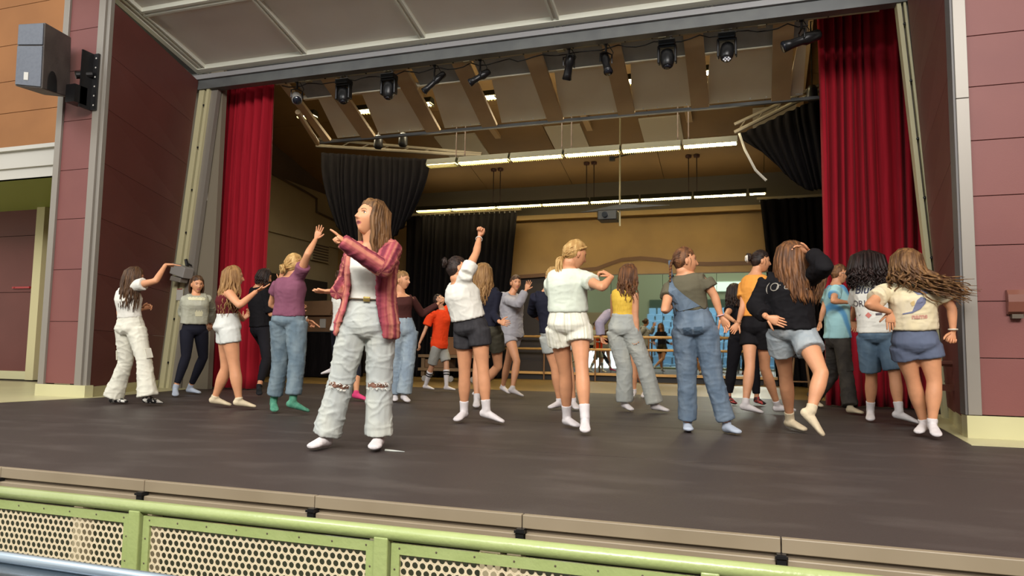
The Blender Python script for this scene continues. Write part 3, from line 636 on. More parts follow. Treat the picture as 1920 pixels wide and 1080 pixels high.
# ------------------------------------------------------------------ wing clutter
# white machine box hung on the left return, notice, switch
wm = empty('hoist_unit', (-8.3, 9.05, 2), 'grey hoist motor box on the left wall above the sweatshirt girl', 'motor box')
c0 = at_y(352, 510, 9.0)
rel(MB().obox((c0[0], 8.88, c0[2]), (.13, 0, -.04), (0, .1, 0), (.02, 0, .08)), wm).build('case', M_grey, wm, bevel=.01)
rel(MB().obox((c0[0] - .05, 8.88, c0[2] - .13), (.10, 0, -.02), (0, .08, 0), (.01, 0, .035)), wm).build('lower_case', M_alu, wm, bevel=.01)
rel(MB().tube([(c0[0] - .02, 9, c0[2] + .1), (c0[0] - .05, 9.0, c0[2] + .2)], .025, 8).tube([(c0[0] - .05, 9, c0[2] + .16), (c0[0] + .07, 9, c0[2] + .1)], .01, 6), wm).build('hook', M_black, wm)
n0 = at_y(337, 552, 8.98)
nt = tag(MB().box(n0[0] - .06, n0[0] + .06, 8.975, 8.985, n0[2] - .09, n0[2] + .09).build('notice', M_white), 'white paper notice taped on the cream rail by the motor box', 'notice')
MB().box(n0[0] - .05, n0[0] + .05, 8.972, 8.975, n0[2] + .075, n0[2] + .09).build('header_stripe', mat('notice_red', (150, 70, 60), .6), nt)
s0 = at_y(385, 369, 9.14); tag(MB().box(s0[0] - .035, s0[0] + .035, 9.11, 9.15, s0[2] - .06, s0[2] + .06).box(s0[0] - .02, s0[0] + .01, 9.10, 9.11, s0[2] - .04, s0[2] + .04).build('wall_switch', M_white), 'small pale switch plate on the grey wall left of the red curtain', 'switch')
# covered cart with a gabled box on top
cw = empty('draped_table', (-9.45, 14.5, 0), 'black skirted table at the far left rear of the stage', 'table')
curtain_y = 14.3
P = []
for z in (1.0, .02):
    row = []
    for k in range(81):
        u = k / 80 * 4; s = int(min(u, 3.999)); f = u - s; w = .03 * math.sin(k * 1.9)
        cor = [(-10.25, 14.1), (-8.65, 14.1), (-8.65, 14.9), (-10.25, 14.9), (-10.25, 14.1)]; a, b = cor[s], cor[s + 1]
        row.append((a[0] + (b[0] - a[0]) * f + (w if s % 2 else 0), a[1] + (b[1] - a[1]) * f + (w if s % 2 == 0 else 0), z))
    P.append(row)
rel(MB().grid(P), cw).build('skirt', M_velvet, cw, smooth=True); rel(MB().box(-10.27, -8.63, 14.08, 14.92, 1.0, 1.03), cw).build('top', M_black, cw)
hb = empty('gabled_box', (-9.35, 14.3, 1.03), 'brown cardboard-like house box with pitched lid on the black table', 'box')
Mcard = mat('cardboard', (104, 76, 50), .7, (94, 68, 44), 3)
rel(MB().box(-9.85, -8.85, 14.15, 14.8, 1.03, 1.42), hb).build('body', Mcard, hb)
rel(MB().hexa([(-10.05, 14.05, 1.40), (-9.05, 14.05, 1.40), (-8.8, 14.8, 1.42), (-9.85, 14.8, 1.42)], [(-9.95, 14.10, 1.72), (-8.95, 14.10, 1.74), (-8.85, 14.8, 1.7), (-9.85, 14.8, 1.7)]), hb).build('lid', Mcard, hb)
rel(MB().box(-9.35, -9.2, 14.13, 14.15, 1.12, 1.32), hb).build('label_patch', M_grey, hb)
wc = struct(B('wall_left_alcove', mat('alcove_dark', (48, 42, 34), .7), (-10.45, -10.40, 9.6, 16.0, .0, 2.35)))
# rolling cart with boxes behind the boy
ct = empty('rolling_cart', (-5.9, 14.2, 0), 'low brown rolling cart behind the boy in orange', 'cart')
Mct = mat('cart_wood', (110, 86, 58), .6, (100, 78, 52), 3)
rel(MB().box(-6.75, -5.35, 13.9, 14.5, .50, .56), ct).build('shelf', Mct, ct); rel(MB().box(-6.75, -5.35, 13.9, 14.5, .22, .28), ct).build('shelf', Mct, ct)
for x in (-6.7, -5.45): rel(MB().box(x, x + .08, 13.95, 14.45, .1, .5), ct).build('frame', Mct, ct)
for x in (-6.6, -6.0, -5.5):
    c_ = rel(MB().tube([(x, 13.9, .06), (x, 13.94, .06)], .06, 12).tube([(x, 13.89, .06), (x, 13.90, .06)], .03, 10), ct).build('wheel', M_grey, ct)
tag(MB().box(-6.5, -5.5, 13.95, 14.4, .562, .92).box(-6.5, -5.5, 13.94, 13.95, .9, .93).build('carton', mat('carton_brown', (112, 74, 40), .65), bevel=.01), 'brown box on top of the rolling cart', 'box')
tag(MB().box(-6.6, -6.1, 13.92, 14.4, .282, .46).build('carton', Mcard, bevel=.01), 'small brown box on the lower shelf of the rolling cart', 'box')
tag(MB().tube([(-5.95, 14.3, .93), (-5.95, 14.3, 1.35), (-5.95, 14.3, 1.36)], [.11, .11, .08], 14).build('grey_canister', mat('can_grey', (92, 88, 84), .5)), 'dark grey canister standing on the cart box', 'canister')
# stool behind the pair at right
st = empty('stool', (.9, 13.2, 0), 'dark stool standing in the shadow by the rear right curtain', 'stool')
s_ = at_y(1500, 690, 13.6)
for dx, dy in ((-.16, -.16), (.16, -.16), (-.16, .16), (.16, .16)): rel(MB().tube([(s_[0] + dx, 13.6 + dy, 0), (s_[0] + dx * .6, 13.6 + dy * .6, .62)], .015, 6), st).build('leg', mat('stool_wood', (126, 92, 56), .5), st)
rel(MB().tube([(s_[0], 13.6, .62), (s_[0], 13.6, .66)], .17, 16), st).build('seat', M_black, st)
rel(MB().tube([(s_[0] - .13, 13.47, .2), (s_[0] + .13, 13.47, .2)], .01, 6).tube([(s_[0] - .13, 13.73, .2), (s_[0] + .13, 13.73, .2)], .01, 6), st).build('stretcher', MATS['stool_wood'], st)

# ------------------------------------------------------------------ auditorium behind the camera (seen in the mirrors)
aud = struct(B('floor', mat('riser_grey', (96, 92, 86), .7), *[(-6.4, 4, -5.0 - k * .85 - .85, -5.0 - k * .85, -1.0, -.75 + k * .42) for k in range(9)]))
def seat_proto(loc, label):
    r = empty('tip_up_seat', loc, label, 'seat', 'blue seats in the house')
    MB().box(-.22, .22, -.02, .03, .35, .85).build('back', M_seat, r, bevel=.02); MB().box(-.22, .22, .03, .34, .33, .39).build('cushion', M_seat, r, bevel=.02)
    MB().box(-.24, -.22, -.02, .3, .0, .5).build('bracket', M_blackm, r)
    return r
proto = None; L_ = 'blue plastic auditorium seat reflected in the mirrors'
for k in range(9):
    for i in range(18):
        loc = (-6.0 + i * .52, -5.55 - k * .85, -.75 + k * .42)
        if proto is None: proto = seat_proto(loc, L_)
        else: copy_tree(proto, loc)
struct(B('wall_house_rear', mat('house_rear', (120, 126, 96), .7), (-16, 10, -14.2, -14, -1, 9)))
struct(B('wall_house_rear_dark', mat('house_green', (44, 62, 44), .7), (-6.4, 6, -13.95, -13.85, 3.0, 4.1)))
struct(B('window_1', M_window, (-9.6, -7.0, -8.6, -8.5, -1.0, .75)))
struct(B('window_2', M_window, (-12.3, -11.0, -12.6, -12.5, 3.0, 4.4)))
struct(B('window_3', mat('window_dim', (196, 214, 196), .4, emit=.6), (-2.5, 3.5, -13.9, -13.8, 4.6, 5.2)))
hw = struct(B('wall_house_left', mat('house_left', (132, 116, 84), .7), (-10.2, -6.5, -8.9, -8.62, 1.6, 3.0), (-16, -10.2, -9.2, -8.7, -1, 2.6)))
for k in range(8): B('stair_tread', mat('stair_wood', (150, 110, 70), .6), (-8.4, -7.0, -8.6 - k * .3, -8.45 - k * .3, 1.2 + k * .2, 1.25 + k * .2), parent=hw)
struct(B('wall_house_right', mat('house_right', (112, 74, 68), .6), (7.5, 7.6, -14, YW, -1, 9)))

# ------------------------------------------------------------------ people
M_skin = {}
def skin(c):
    k = tuple(c)
    if k not in M_skin: M_skin[k] = mat('skin_%d' % len(M_skin), c, .48, tuple(min(255, int(v * .95)) for v in c), 9, .04, 80, spec=.35)
    return M_skin[k]
M_eye = mat('eye_white', (220, 214, 206), .25); M_iris = mat('iris_dark', (48, 32, 24), .2); M_brow = mat('brow_brown', (92, 66, 48), .8); M_mouth = mat('mouth_dark', (120, 60, 54), .6)
M_lip = mat('lip_pink', (176, 98, 90), .4)
def cloth(name, c, c2=None, scale=7, bump=.25, bs=14, rough=.85, stretch=(1, 1, .5), **k): return mat(name, c, rough, c2 or tuple(int(v * .94) for v in c), scale, bump, bs, spec=.15, stretch=stretch, **k)
def hairmat(name, c, c2): return mat(name, c, .52, c2, 16, .3, 60, stretch=(2.2, 2.2, .35), spec=.28)

def smooth(e0, e1, x):
    t = np.clip((x - e0) / (e1 - e0), 0, 1); return t * t * (3 - 2 * t)
def head_point(th, ph, grow=0., mouth=0.):
    """unit head, origin between the ears: x to the person's right, y forward, z up"""
    dx, dy, dz = math.sin(th) * math.sin(ph), math.sin(th) * math.cos(ph), math.cos(th)
    x, y, z = .0735 * dx, .094 * dy, .116 * dz
    k = max(0., -z / .116)
    x *= 1 - .34 * k ** 1.35
    if y < 0 and z < 0: y *= 1 - .42 * k
    if y > 0:
        y *= 1 - .09 * k
        if z < 0: y += .010 * k * (dy > 0)
        ax = abs(x)
        y -= .010 * math.exp(-((ax - .031) / .0155) ** 2 - ((z - .006) / .012) ** 2)
        nz0 = min(max((.016 - z) / .048, 0), 1); n = nz0 ** 1.2 * (1 if z > -.034 else max(0, 1 - (-.034 - z) / .010))
        y += .026 * n * math.exp(-(x / (.007 + .0055 * nz0)) ** 2)
        y += .0045 * math.exp(-((z - .027) / .009) ** 2 - (x / .05) ** 4)
        y += .004 * math.exp(-((ax - .036) / .018) ** 2 - ((z + .03) / .02) ** 2)
        y += .007 * math.exp(-(x / .022) ** 2 - ((z + .062) / .011) ** 2)
        y -= (.004 + .010 * mouth) * math.exp(-(x / .019) ** 2 - ((z + .063) / (.0035 + .007 * mouth)) ** 2)
        y += .009 * math.exp(-(x / .021) ** 2 - ((z + .099) / .015) ** 2)
    if grow:
        x += dx * grow; y += dy * grow; z += dz * grow
    return (x, y, z)
def face_pt(x, z, off=0.):
    k = max(0., -z / .116); st = math.sqrt(max(1e-6, 1 - (z / .116) ** 2)); sp = x / (.0735 * st * (1 - .34 * k ** 1.35)); sp = max(-1, min(1, sp))
    q = head_point(math.acos(z / .116), math.asin(sp)); return (x, q[1] + off, z)
def hgrid(na, nb):   # denser towards the face
    ph = []
    for i in range(na):
        t = i / na * 2 - 1; ph.append(math.copysign(abs(t) ** 1.35, t) * math.pi)
    th = [math.pi * j / nb for j in range(nb + 1)]
    return ph, th

def ortho(a, b):
    a = _nz(a); b = np.array(b, float); b = b - a * a.dot(b); return a, _nz(b)

def arms_solve(p, px, L, sg):
    r = ray(*px); q = EYE - p; a = r.dot(r); b = 2 * r.dot(q); c = q.dot(q) - L * L; d = b * b - 4 * a * c
    if d < 0 or sg == 0:
        return EYE + (-b / (2 * a)) * r
    return EYE + ((-b + sg * math.sqrt(d)) / (2 * a)) * r

def hand_mesh(mb, w, d, pn, right, s, pose, mi=0, seg=7):
    """wrist w, finger direction d, palm normal pn"""
    y = _nz(d); z = -np.array(pn, float); z = z - y * y.dot(z); z = _nz(z); x = np.cross(y, z); x = -x if right else x     # x points to the thumb
    X = lambda a, b, c: w + (x * a + y * b + z * c) * s
    secs = [(-.012, .0195, .0165), (.012, .022, .0155), (.04, .034, .0155), (.066, .0415, .0145), (.084, .041, .012), (.092, .034, .008)]
    v = []; n = 12
    for b, rx, rz in secs:
        for k in range(n):
            an = 2 * math.pi * k / n; cx, sx = math.cos(an), math.sin(an)
            v.append(X(rx * math.copysign(abs(cx) ** .8, cx), b, rz * sx))
    f = [(i * n + k, i * n + (k + 1) % n, (i + 1) * n + (k + 1) % n, (i + 1) * n + k) for i in range(len(secs) - 1) for k in range(n)]
    f += [tuple(range(n)), tuple((len(secs) - 1) * n + k for k in range(n))]
    mb.add(v, f, mi)
    P = {'open': ([6, 8, 6], 7, 20), 'relaxed': ([28, 32, 20], 3, 30), 'fist': ([80, 95, 60], 0, 75), 'point': ([80, 95, 60], 0, 60), 'curl': ([45, 55, 30], 2, 45), 'flat': ([2, 4, 3], 2, 12)}[pose]
    curls, spread, tc = P
    for i, (bx, by, ln) in enumerate([(.029, .080, .070), (.010, .086, .078), (-.010, .083, .073), (-.028, .076, .058)]):
        cs = list(curls)
        if pose == 'point' and i == 0: cs = [4, 6, 4]
        cs[0] += (i - 1.5) * 3
        sp_ = R_(spread * (1.5 - i)); dirv = y * math.cos(sp_) + x * math.sin(sp_); p = X(bx, by, 0.); pts = [p - dirv * .012 * s]; rad = [.0088 * s]; a = 0
        for j, fr in enumerate((.45, .30, .25)):
            a += R_(cs[j]); q = dirv * math.cos(a) - z * math.sin(a)
            pts += [p + q * ln * fr * s * .5, p + q * ln * fr * s]; p = pts[-1]; r0 = (.0083, .0074, .0064)[j] * s; rad += [r0, r0 * (.97 if j < 2 else .6)]
        mb.tube(pts, rad, seg, mi, ref=x)
    a = R_(48); d0 = y * math.cos(a) + x * math.sin(a); p = X(.020, .018, -.004); pts = [p]; rad = [.013 * s]
    t = R_(tc)
    for j, fr in enumerate((.036, .032, .024)):
        ang = t * (j + .3) / 1.6; q = d0 * math.cos(ang * .6) - z * math.sin(ang * .7) + y * .35 * j * math.sin(ang); q = _nz(q)
        p = p + q * fr * s; pts.append(p); rad.append((.0105, .0092, .0055)[j] * s)
    mb.tube(pts, rad, seg, mi, ref=z)

def foot_tubes(mb, A, T, H, grow=0., mi=0, seg=12, hs=1.):
    v = T - A; s = np.cross(v, (0, 0, 1.)); s = _nz(s); v = _nz(v)
    a = R_(21.4); u = v * math.cos(a) + np.cross(s, v) * math.sin(a)
    if u[2] < v[2]: u = v * math.cos(a) - np.cross(s, v) * math.sin(a)
    n = np.cross(s, u)
    if n[2] < 0 and abs(n[2]) > .3: n = -n
    if np.dot(n, A - T) < 0: n = -n
    L = H / 1.65; hl = A - n * .068 * L - u * .052 * L
    P = lambda f, h: hl + u * f * L + n * h * L
    g = grow
    secs = [(-.002, .026, .010, .012), (.012, .030, .026, .028), (.05, .036, .032, .036), (.10, .034, .034, .032), (.15, .026, .038, .024), (.19, .019, .043, .018), (.222, .015, .036, .014), (.24, .012, .018, .009)]
    pts = [P(f, h) for f, h, _, _ in secs]; rad = [(b * L + g, c * L + g) for _, _, b, c in secs]
    mb.tube(pts, rad, seg, mi, ref=s)
    mb.tube([P(.045, .03), P(.05, .07), A + n * .03 * L], [.036 * L + g, .033 * L + g, .026 * L + g], seg, mi, ref=s)
    return u, n

_tmp = []
def remesh(mb, voxel, iters=4, factor=.5):
    """closed overlapping pieces become one skin"""
    me = bpy.data.meshes.new('t'); me.from_pydata(mb.v, [], mb.f); o = bpy.data.objects.new('t', me); COL.objects.link(o)
    bm = bmesh.new(); bm.from_mesh(me); bmesh.ops.recalc_face_normals(bm, faces=bm.faces); bm.to_mesh(me); bm.free()
    r = o.modifiers.new('r', 'REMESH'); r.mode = 'VOXEL'; r.voxel_size = voxel
    if iters:
        sm = o.modifiers.new('s', 'SMOOTH'); sm.factor = factor; sm.iterations = iters
    dg = bpy.context.evaluated_depsgraph_get(); dg.update(); ev = o.evaluated_get(dg); m2 = ev.to_mesh()
    n = len(m2.vertices); v = np.empty(n * 3); m2.vertices.foreach_get('co', v); v = v.reshape(-1, 3)
    nn = np.empty(n * 3); m2.vertex_normals.foreach_get('vector', nn); nn = nn.reshape(-1, 3)
    f = [tuple(p.vertices) for p in m2.polygons]
    ev.to_mesh_clear(); bpy.data.objects.remove(o); bpy.data.meshes.remove(me)
    return v, nn, f
def wrinkle(v, n, amp, freq=9., seed=0., zs=.6):
    if not amp: return v
    out = v.copy()
    for i in range(len(v)):
        p = v[i]; q = Vector((p[0] * freq + seed, p[1] * freq, p[2] * freq * zs + seed * 1.7))
        a = noise.noise(q); b = noise.noise(Vector((q[1] * .7, q[0] * .7, p[2] * freq * 2.1)) + Vector((5.1, 2.2, 7.7)))
        h = max(0., 1 - abs(a) * 5.) ** 1.4 * .9 + max(0., 1 - abs(b) * 5.5) ** 1.5 * .7 + .15
        out[i] += n[i] * amp * h
    return out

TORSO = [(-0.15, 0.0372, 0.0427), (-0.1, 0.0651, 0.0582), (-0.05, 0.0865, 0.0679), (0.03, 0.0958, 0.0737), (0.16, 0.0874, 0.066), (0.3, 0.0744, 0.0582), (0.42, 0.0688, 0.0543), (0.56, 0.0744, 0.0601), (0.72, 0.0818, 0.0679), (0.84, 0.0856, 0.0601), (0.93, 0.0806, 0.0485), (0.99, 0.0499, 0.0388), (1.03, 0.0346, 0.0349)]
LEG = [(0, .056), (.15, .055), (.35, .049), (.6, .042), (.85, .035), (1.0, .0335), (1.12, .0335), (1.28, .0355), (1.45, .0335), (1.7, .025), (1.9, .0205), (2.0, .021)]
ARM = [(0, .029), (.2, .0285), (.5, .026), (.8, .0225), (1.0, .0215), (1.2, .0225), (1.5, .0195), (1.8, .0155), (2.0, .0148)]
PANTS = {   # radius along the leg (fraction of H) 0 hip, 1 knee, 2 ankle
    'wide': [(0, .063), (.4, .056), (1, .049), (1.5, .052), (1.97, .056)], 'straight': [(0, .060), (.4, .053), (1, .043), (1.5, .040), (1.93, .041)],
    'legging': [(0, .058), (.4, .052), (1, .037), (1.3, .038), (1.85, .0235)], 'flare': [(0, .060), (.4, .052), (1, .042), (1.5, .048), (1.98, .062)]}
def lerp(tab, t):
    for (a, ra), (b, rb) in zip(tab[:-1], tab[1:]):
        if t <= b: return ra + (rb - ra) * max(0, (t - a)) / (b - a)
    return tab[-1][1]
def chain(a, b, c, t):  # a 0, b 1, c 2
    return a + (b - a) * t if t <= 1 else b + (c - b) * (t - 1)

def person(label, H, yaw, head, neck, hip, face=(None, 0, 0), pyaw=None, R=None, L=None, kR=None, kL=None, fR=None, fL=None, sR=None, sL=None,
           w=1., skin_c=(212, 150, 110), dd=0., nd=0., hd=0., hair=None, hair_m=None, top=None, bottom=None, socks=None, mouth=0., hands=('relaxed', 'relaxed'), palms=(None, None), kd=(0, 0), det=1, extras=None):
    s = H / 1.65
    # feet: (ankle px), (toe px), toe height, sign
    def foot(f):
        ank, toe, tz, sg = f[0], f[1], (f[2] if len(f) > 2 else .015), (f[3] if len(f) > 3 else 1)
        T = floor_pt(toe[0], toe[1], tz) if len(f) < 5 else at_d(toe[0], toe[1], f[4])
        A = arms_solve(T, ank, .185 * s, sg); return A, T
    AR, TR = foot(fR); AL, TL = foot(fL)
    d0 = (depth(AR) + depth(AL)) / 2 + dd
    P = at_d(hip[0], hip[1], d0); N = at_d(neck[0], neck[1], d0 + nd); HC = at_d(head[0], head[1], d0 + nd + hd)
    vd = P - EYE; vd[2] = 0; vd = _nz(vd); rt = np.cross(vd, (0, 0, 1.))
    fdir = lambda y: vd * math.cos(R_(y)) + rt * math.sin(R_(y))
    U = _nz(N - P); F = fdir(yaw); Sd = np.cross(F, (0, 0, 1.)); Sd = _nz(Sd - U * Sd.dot(U)); F = np.cross(U, Sd)
    py = yaw if pyaw is None else pyaw; Fp = fdir(py); Sp = np.cross(Fp, (0, 0, 1.)); Sp = _nz(Sp - U * Sp.dot(U) * .5); Fp = _nz(np.cross(U, Sp))
    TL_ = np.linalg.norm(N - P)
    SHR, SHL = N + Sd * .093 * H * w ** .3 - U * .032 * H, N - Sd * .093 * H * w ** .3 - U * .032 * H
    if sR: SHR = at_d(sR[0], sR[1], depth(SHR))
    if sL: SHL = at_d(sL[0], sL[1], depth(SHL))
    def arm(sh, a):
        E = arms_solve(sh, a[0], .172 * H, a[3][0]); Wr = arms_solve(E, a[1], .150 * H, a[3][1]); Tp = arms_solve(Wr, a[2], .105 * H, a[3][2]); return E, Wr, Tp
    ER, WR, TpR = arm(SHR, R); EL, WL, TpL = arm(SHL, L)
    HR, HL = P + Sp * .053 * H - U * .005 * H, P - Sp * .053 * H - U * .005 * H
    def knee(hj, px, an, k): return at_d(px[0], px[1], (depth(hj) + depth(an)) / 2 + k)
    KR, KL = knee(HR, kR, AR, kd[0]), knee(HL, kL, AL, kd[1])
    base = np.array((P[0], P[1], 0.)) * 1.
    base[:2] = ((AR + AL) / 2)[:2]
    def torso(mb, t0, t1, grow=lambda t: 0., wid=lambda t: 1., seg=24, xt=0., front=0.):
        pts = []; rad = []; refs = []; ts = [t for t, _, _ in TORSO if t0 < t < t1]; ts = [t0] + ts + [t1]
        v = []
        for t in ts:
            a = lerp([(q[0], q[1]) for q in TORSO], t) * H * w * wid(t) + grow(t); b = lerp([(q[0], q[2]) for q in TORSO], t) * H * w * wid(t) + grow(t)
            k = smooth(.1, .8, t); sx = _nz(Sp * (1 - k) + Sd * k); fy = np.cross(U, sx); c = P + (N - P) * t
            off = .014 * H * math.exp(-((t - .72) / .13) ** 2) * 1.0
            for i in range(seg):
                an = 2 * math.pi * i / seg; co, si = math.cos(an), math.sin(an); bb = b + (off if si > 0 else 0)
                gl = .013 * H * math.exp(-((t - .03) / .12) ** 2) * abs(co) ** .3 if si < 0 else 0
                v.append(c + sx * a * math.copysign(abs(co) ** .88, co) + fy * (bb + gl) * math.copysign(abs(si) ** .88, si))
        n = len(ts)
        f = [(i * seg + k, i * seg + (k + 1) % seg, (i + 1) * seg + (k + 1) % seg, (i + 1) * seg + k) for i in range(n - 1) for k in range(seg)]
        f += [tuple(range(seg)), tuple((n - 1) * seg + k for k in range(seg))]
        mb.add(v, f)
    def limb(mb, a, b, c, tab, t0, t1, mul=1., add=0., ref=None, steps=None, hem=0.):
        ts = sorted(set([t0, t1] + [q[0] for q in tab if t0 < q[0] < t1] + [t for t in (.5, .93, 1.07, 1.5) if t0 < t < t1]))
        pts = [chain(a, b, c, t) for t in ts]; rad = [lerp(tab, t) * H * mul + add + (hem * (t - t0) / (t1 - t0)) for t in ts]
        mb.tube(pts, rad, 14, ref=ref)
    # ---------------- body
    mb = MB(); torso(mb, -.09, 1.03)
    Fk = F
    for (a, b, c) in ((HR, KR, AR), (HL, KL, AL)): limb(mb, a, b, c, LEG, 0, 2, mul=w)
    for (a, b, c) in ((SHR, ER, WR), (SHL, EL, WL)):
        limb(mb, a, b, c, ARM, 0, 2, mul=w ** .7); mb.tube([N - U * .03 * H, a * .75 + N * .25 - U * .012 * H, a], [.030 * H, .030 * H, .029 * H * w ** .7], 12)
    fz, fp_, fr = face; fz = yaw if fz is None else fz
    FF = fdir(fz); hu = np.array((0, 0, 1.)); hs_ = np.cross(FF, hu); a = R_(fp_); FF2 = FF * math.cos(a) + hu * math.sin(a); hu2 = np.cross(hs_, FF2)
    b_ = R_(fr); hs2 = hs_ * math.cos(b_) - hu2 * math.sin(b_); hu2 = np.cross(hs2, FF2)
    k = s * 1.0 if H > 1.45 else s * 1.08
    X = lambda p: HC + (hs2 * p[0] + FF2 * p[1] + hu2 * p[2]) * k
    mb.tube([N - U * .05 * H, N, X((0, -.028, -.075)), X((0, -.015, -.03))], [.042 * H, .034 * H, .0335 * H, .03 * H], 14)
    for (A, T) in ((AR, TR), (AL, TL)): foot_tubes(mb, A, T, H)
    v, n, f = remesh(mb, .0105 if det == 1 else .008, 5)
    out = MB(); sk = skin(skin_c); hm = hair_m or M_brow
    out.add(v, f, 0)
    na, nb = (48, 40) if det == 1 else (96, 80)
    ph, th = hgrid(na, nb); hv = []; hf = []
    for j, t in enumerate(th):
        for p_ in ph: hv.append(X(head_point(t, p_, 0, mouth)))
    raw = [head_point(t, p_, 0, mouth) for t in th for p_ in ph]
    hmats = []
    for j in range(nb):
        for i in range(na):
            q = (j * na + i, (j + 1) * na + i, (j + 1) * na + (i + 1) % na, j * na + (i + 1) % na); hf.append(q)
            c = np.mean([raw[m_] for m_ in q], 0); mi = 0
            if c[1] > .05:
                e = (c[0] / .0235) ** 2 + ((c[2] + .062) / (.0085 + .006 * mouth)) ** 2
                if e < 1: mi = 5
                if mouth and (c[0] / .0165) ** 2 + ((c[2] + .063) / (.0055 + .004 * mouth)) ** 2 < 1: mi = 4
            hmats.append(mi)
    o0 = len(out.v); out.v += [tuple(p) for p in hv]; out.f += [tuple(i + o0 for i in q) for q in hf]; out.m += hmats
    ax3 = [hs2, FF2, hu2]
    for sx in (-1, 1):
        ye = face_pt(sx * .031, .006)[1]; out.ell(X((sx * .031, ye - .0065, .006)), (.0118 * k, .0095 * k, .0068 * k), 12, 8, 1, ax3)
        out.ell(X((sx * .0305, ye + .0022, .006)), (.0060 * k, .0018 * k, .0060 * k), 10, 6, 2, ax3)
        out.tube([X(face_pt(sx * a_, b_2, .0035)) for a_, b_2 in ((.018, .010), (.026, .0145), (.035, .0145), (.043, .009))], [.0008 * k, .0014 * k, .0014 * k, .0008 * k], 6, 3)
        out.tube([X(face_pt(sx * a_, b_2, .0004)) for a_, b_2 in ((.014, .024), (.024, .029), (.036, .030), (.046, .025))], [(.0012 * k, .0022 * k), (.0014 * k, .003 * k), (.0013 * k, .0026 * k), (.0008 * k, .001 * k)], 6, 3, ref=FF2)
        out.ell(X((sx * .076, -.004, -.006)), (.007 * k, .017 * k, .029 * k), 12, 8, 0, [hs2 * 1., FF2 * .95 + hs2 * sx * -.25, hu2])
        out.ell(X((sx * .081, .000, -.004)), (.004 * k, .009 * k, .016 * k), 10, 6, 0, ax3)
    pd_ = [np.array(q, float) if q is not None else -F * .6 - np.array((0, 0, .5)) for q in palms]
    hand_mesh(out, WR, TpR - WR, pd_[0], True, s * .98, hands[0]); hand_mesh(out, WL, TpL - WL, pd_[1], False, s * .98, hands[1])
    root = out.build('person', [sk, M_eye, M_iris, hm, M_mouth, M_lip], None, smooth=True, origin=base)
    tag(root, label, 'person')
    def child(v, f, name, m, sm=True, attr=None, thick=0., parent=None):
        q = MB(); q.add(v - base if isinstance(v, np.ndarray) else [np.array(p) - base for p in v], f)
        o = q.build(name, m, parent or root, smooth=sm)
        if attr is not None:
            at = o.data.attributes.new('band', 'FLOAT', 'POINT'); at.data.foreach_set('value', attr)
        return o
    ctx = dict(P=P, N=N, U=U, F=F, Fp=Fp, Sd=Sd, Sp=Sp, H=H, X=X, HC=HC, hs=hs2, FF=FF2, hu=hu2, k=k, base=base, root=root, child=child, torso=torso, limb=limb, SHR=SHR, SHL=SHL, ER=ER, EL=EL, WR=WR, WL=WL, HR=HR, HL=HL, KR=KR, KL=KL, AR=AR, AL=AL, TR=TR, TL=TL, w=w, s=s, rt=rt, vd=vd, det=det, TpR=TpR, TpL=TpL)
    if bottom: ctx['bottom'] = make_bottom(ctx, **bottom)
    if top: ctx['top'] = make_top(ctx, **top)
    if socks: make_socks(ctx, *socks)
    if hair: make_hair(ctx, hair_m, **hair)
    if extras: extras(ctx)
    return ctx

def band_attr(c, v, segs):
    """angle round the nearest limb, for stripes that run along the cloth"""
    best = None; out = np.zeros(len(v))
    for (a, b, r0, off) in segs:
        ab = b - a; L2 = ab.dot(ab); t = np.clip((v - a) @ ab / L2, 0, 1); q = a + t[:, None] * ab; d = np.linalg.norm(v - q, axis=1) / r0
        u = _nz(ab); x, _ = ortho(u, c['Sd'] if abs(u.dot(c['Sd'])) < .8 else c['F']); x = _; y = np.cross(u, x)
        ang = np.arctan2((v - q) @ y, (v - q) @ x) * r0 * 3.2 + off
        if best is None: best = d.copy(); out[:] = ang
        else:
            m = d < best; out[m] = ang[m]; best[m] = d[m]
    return out

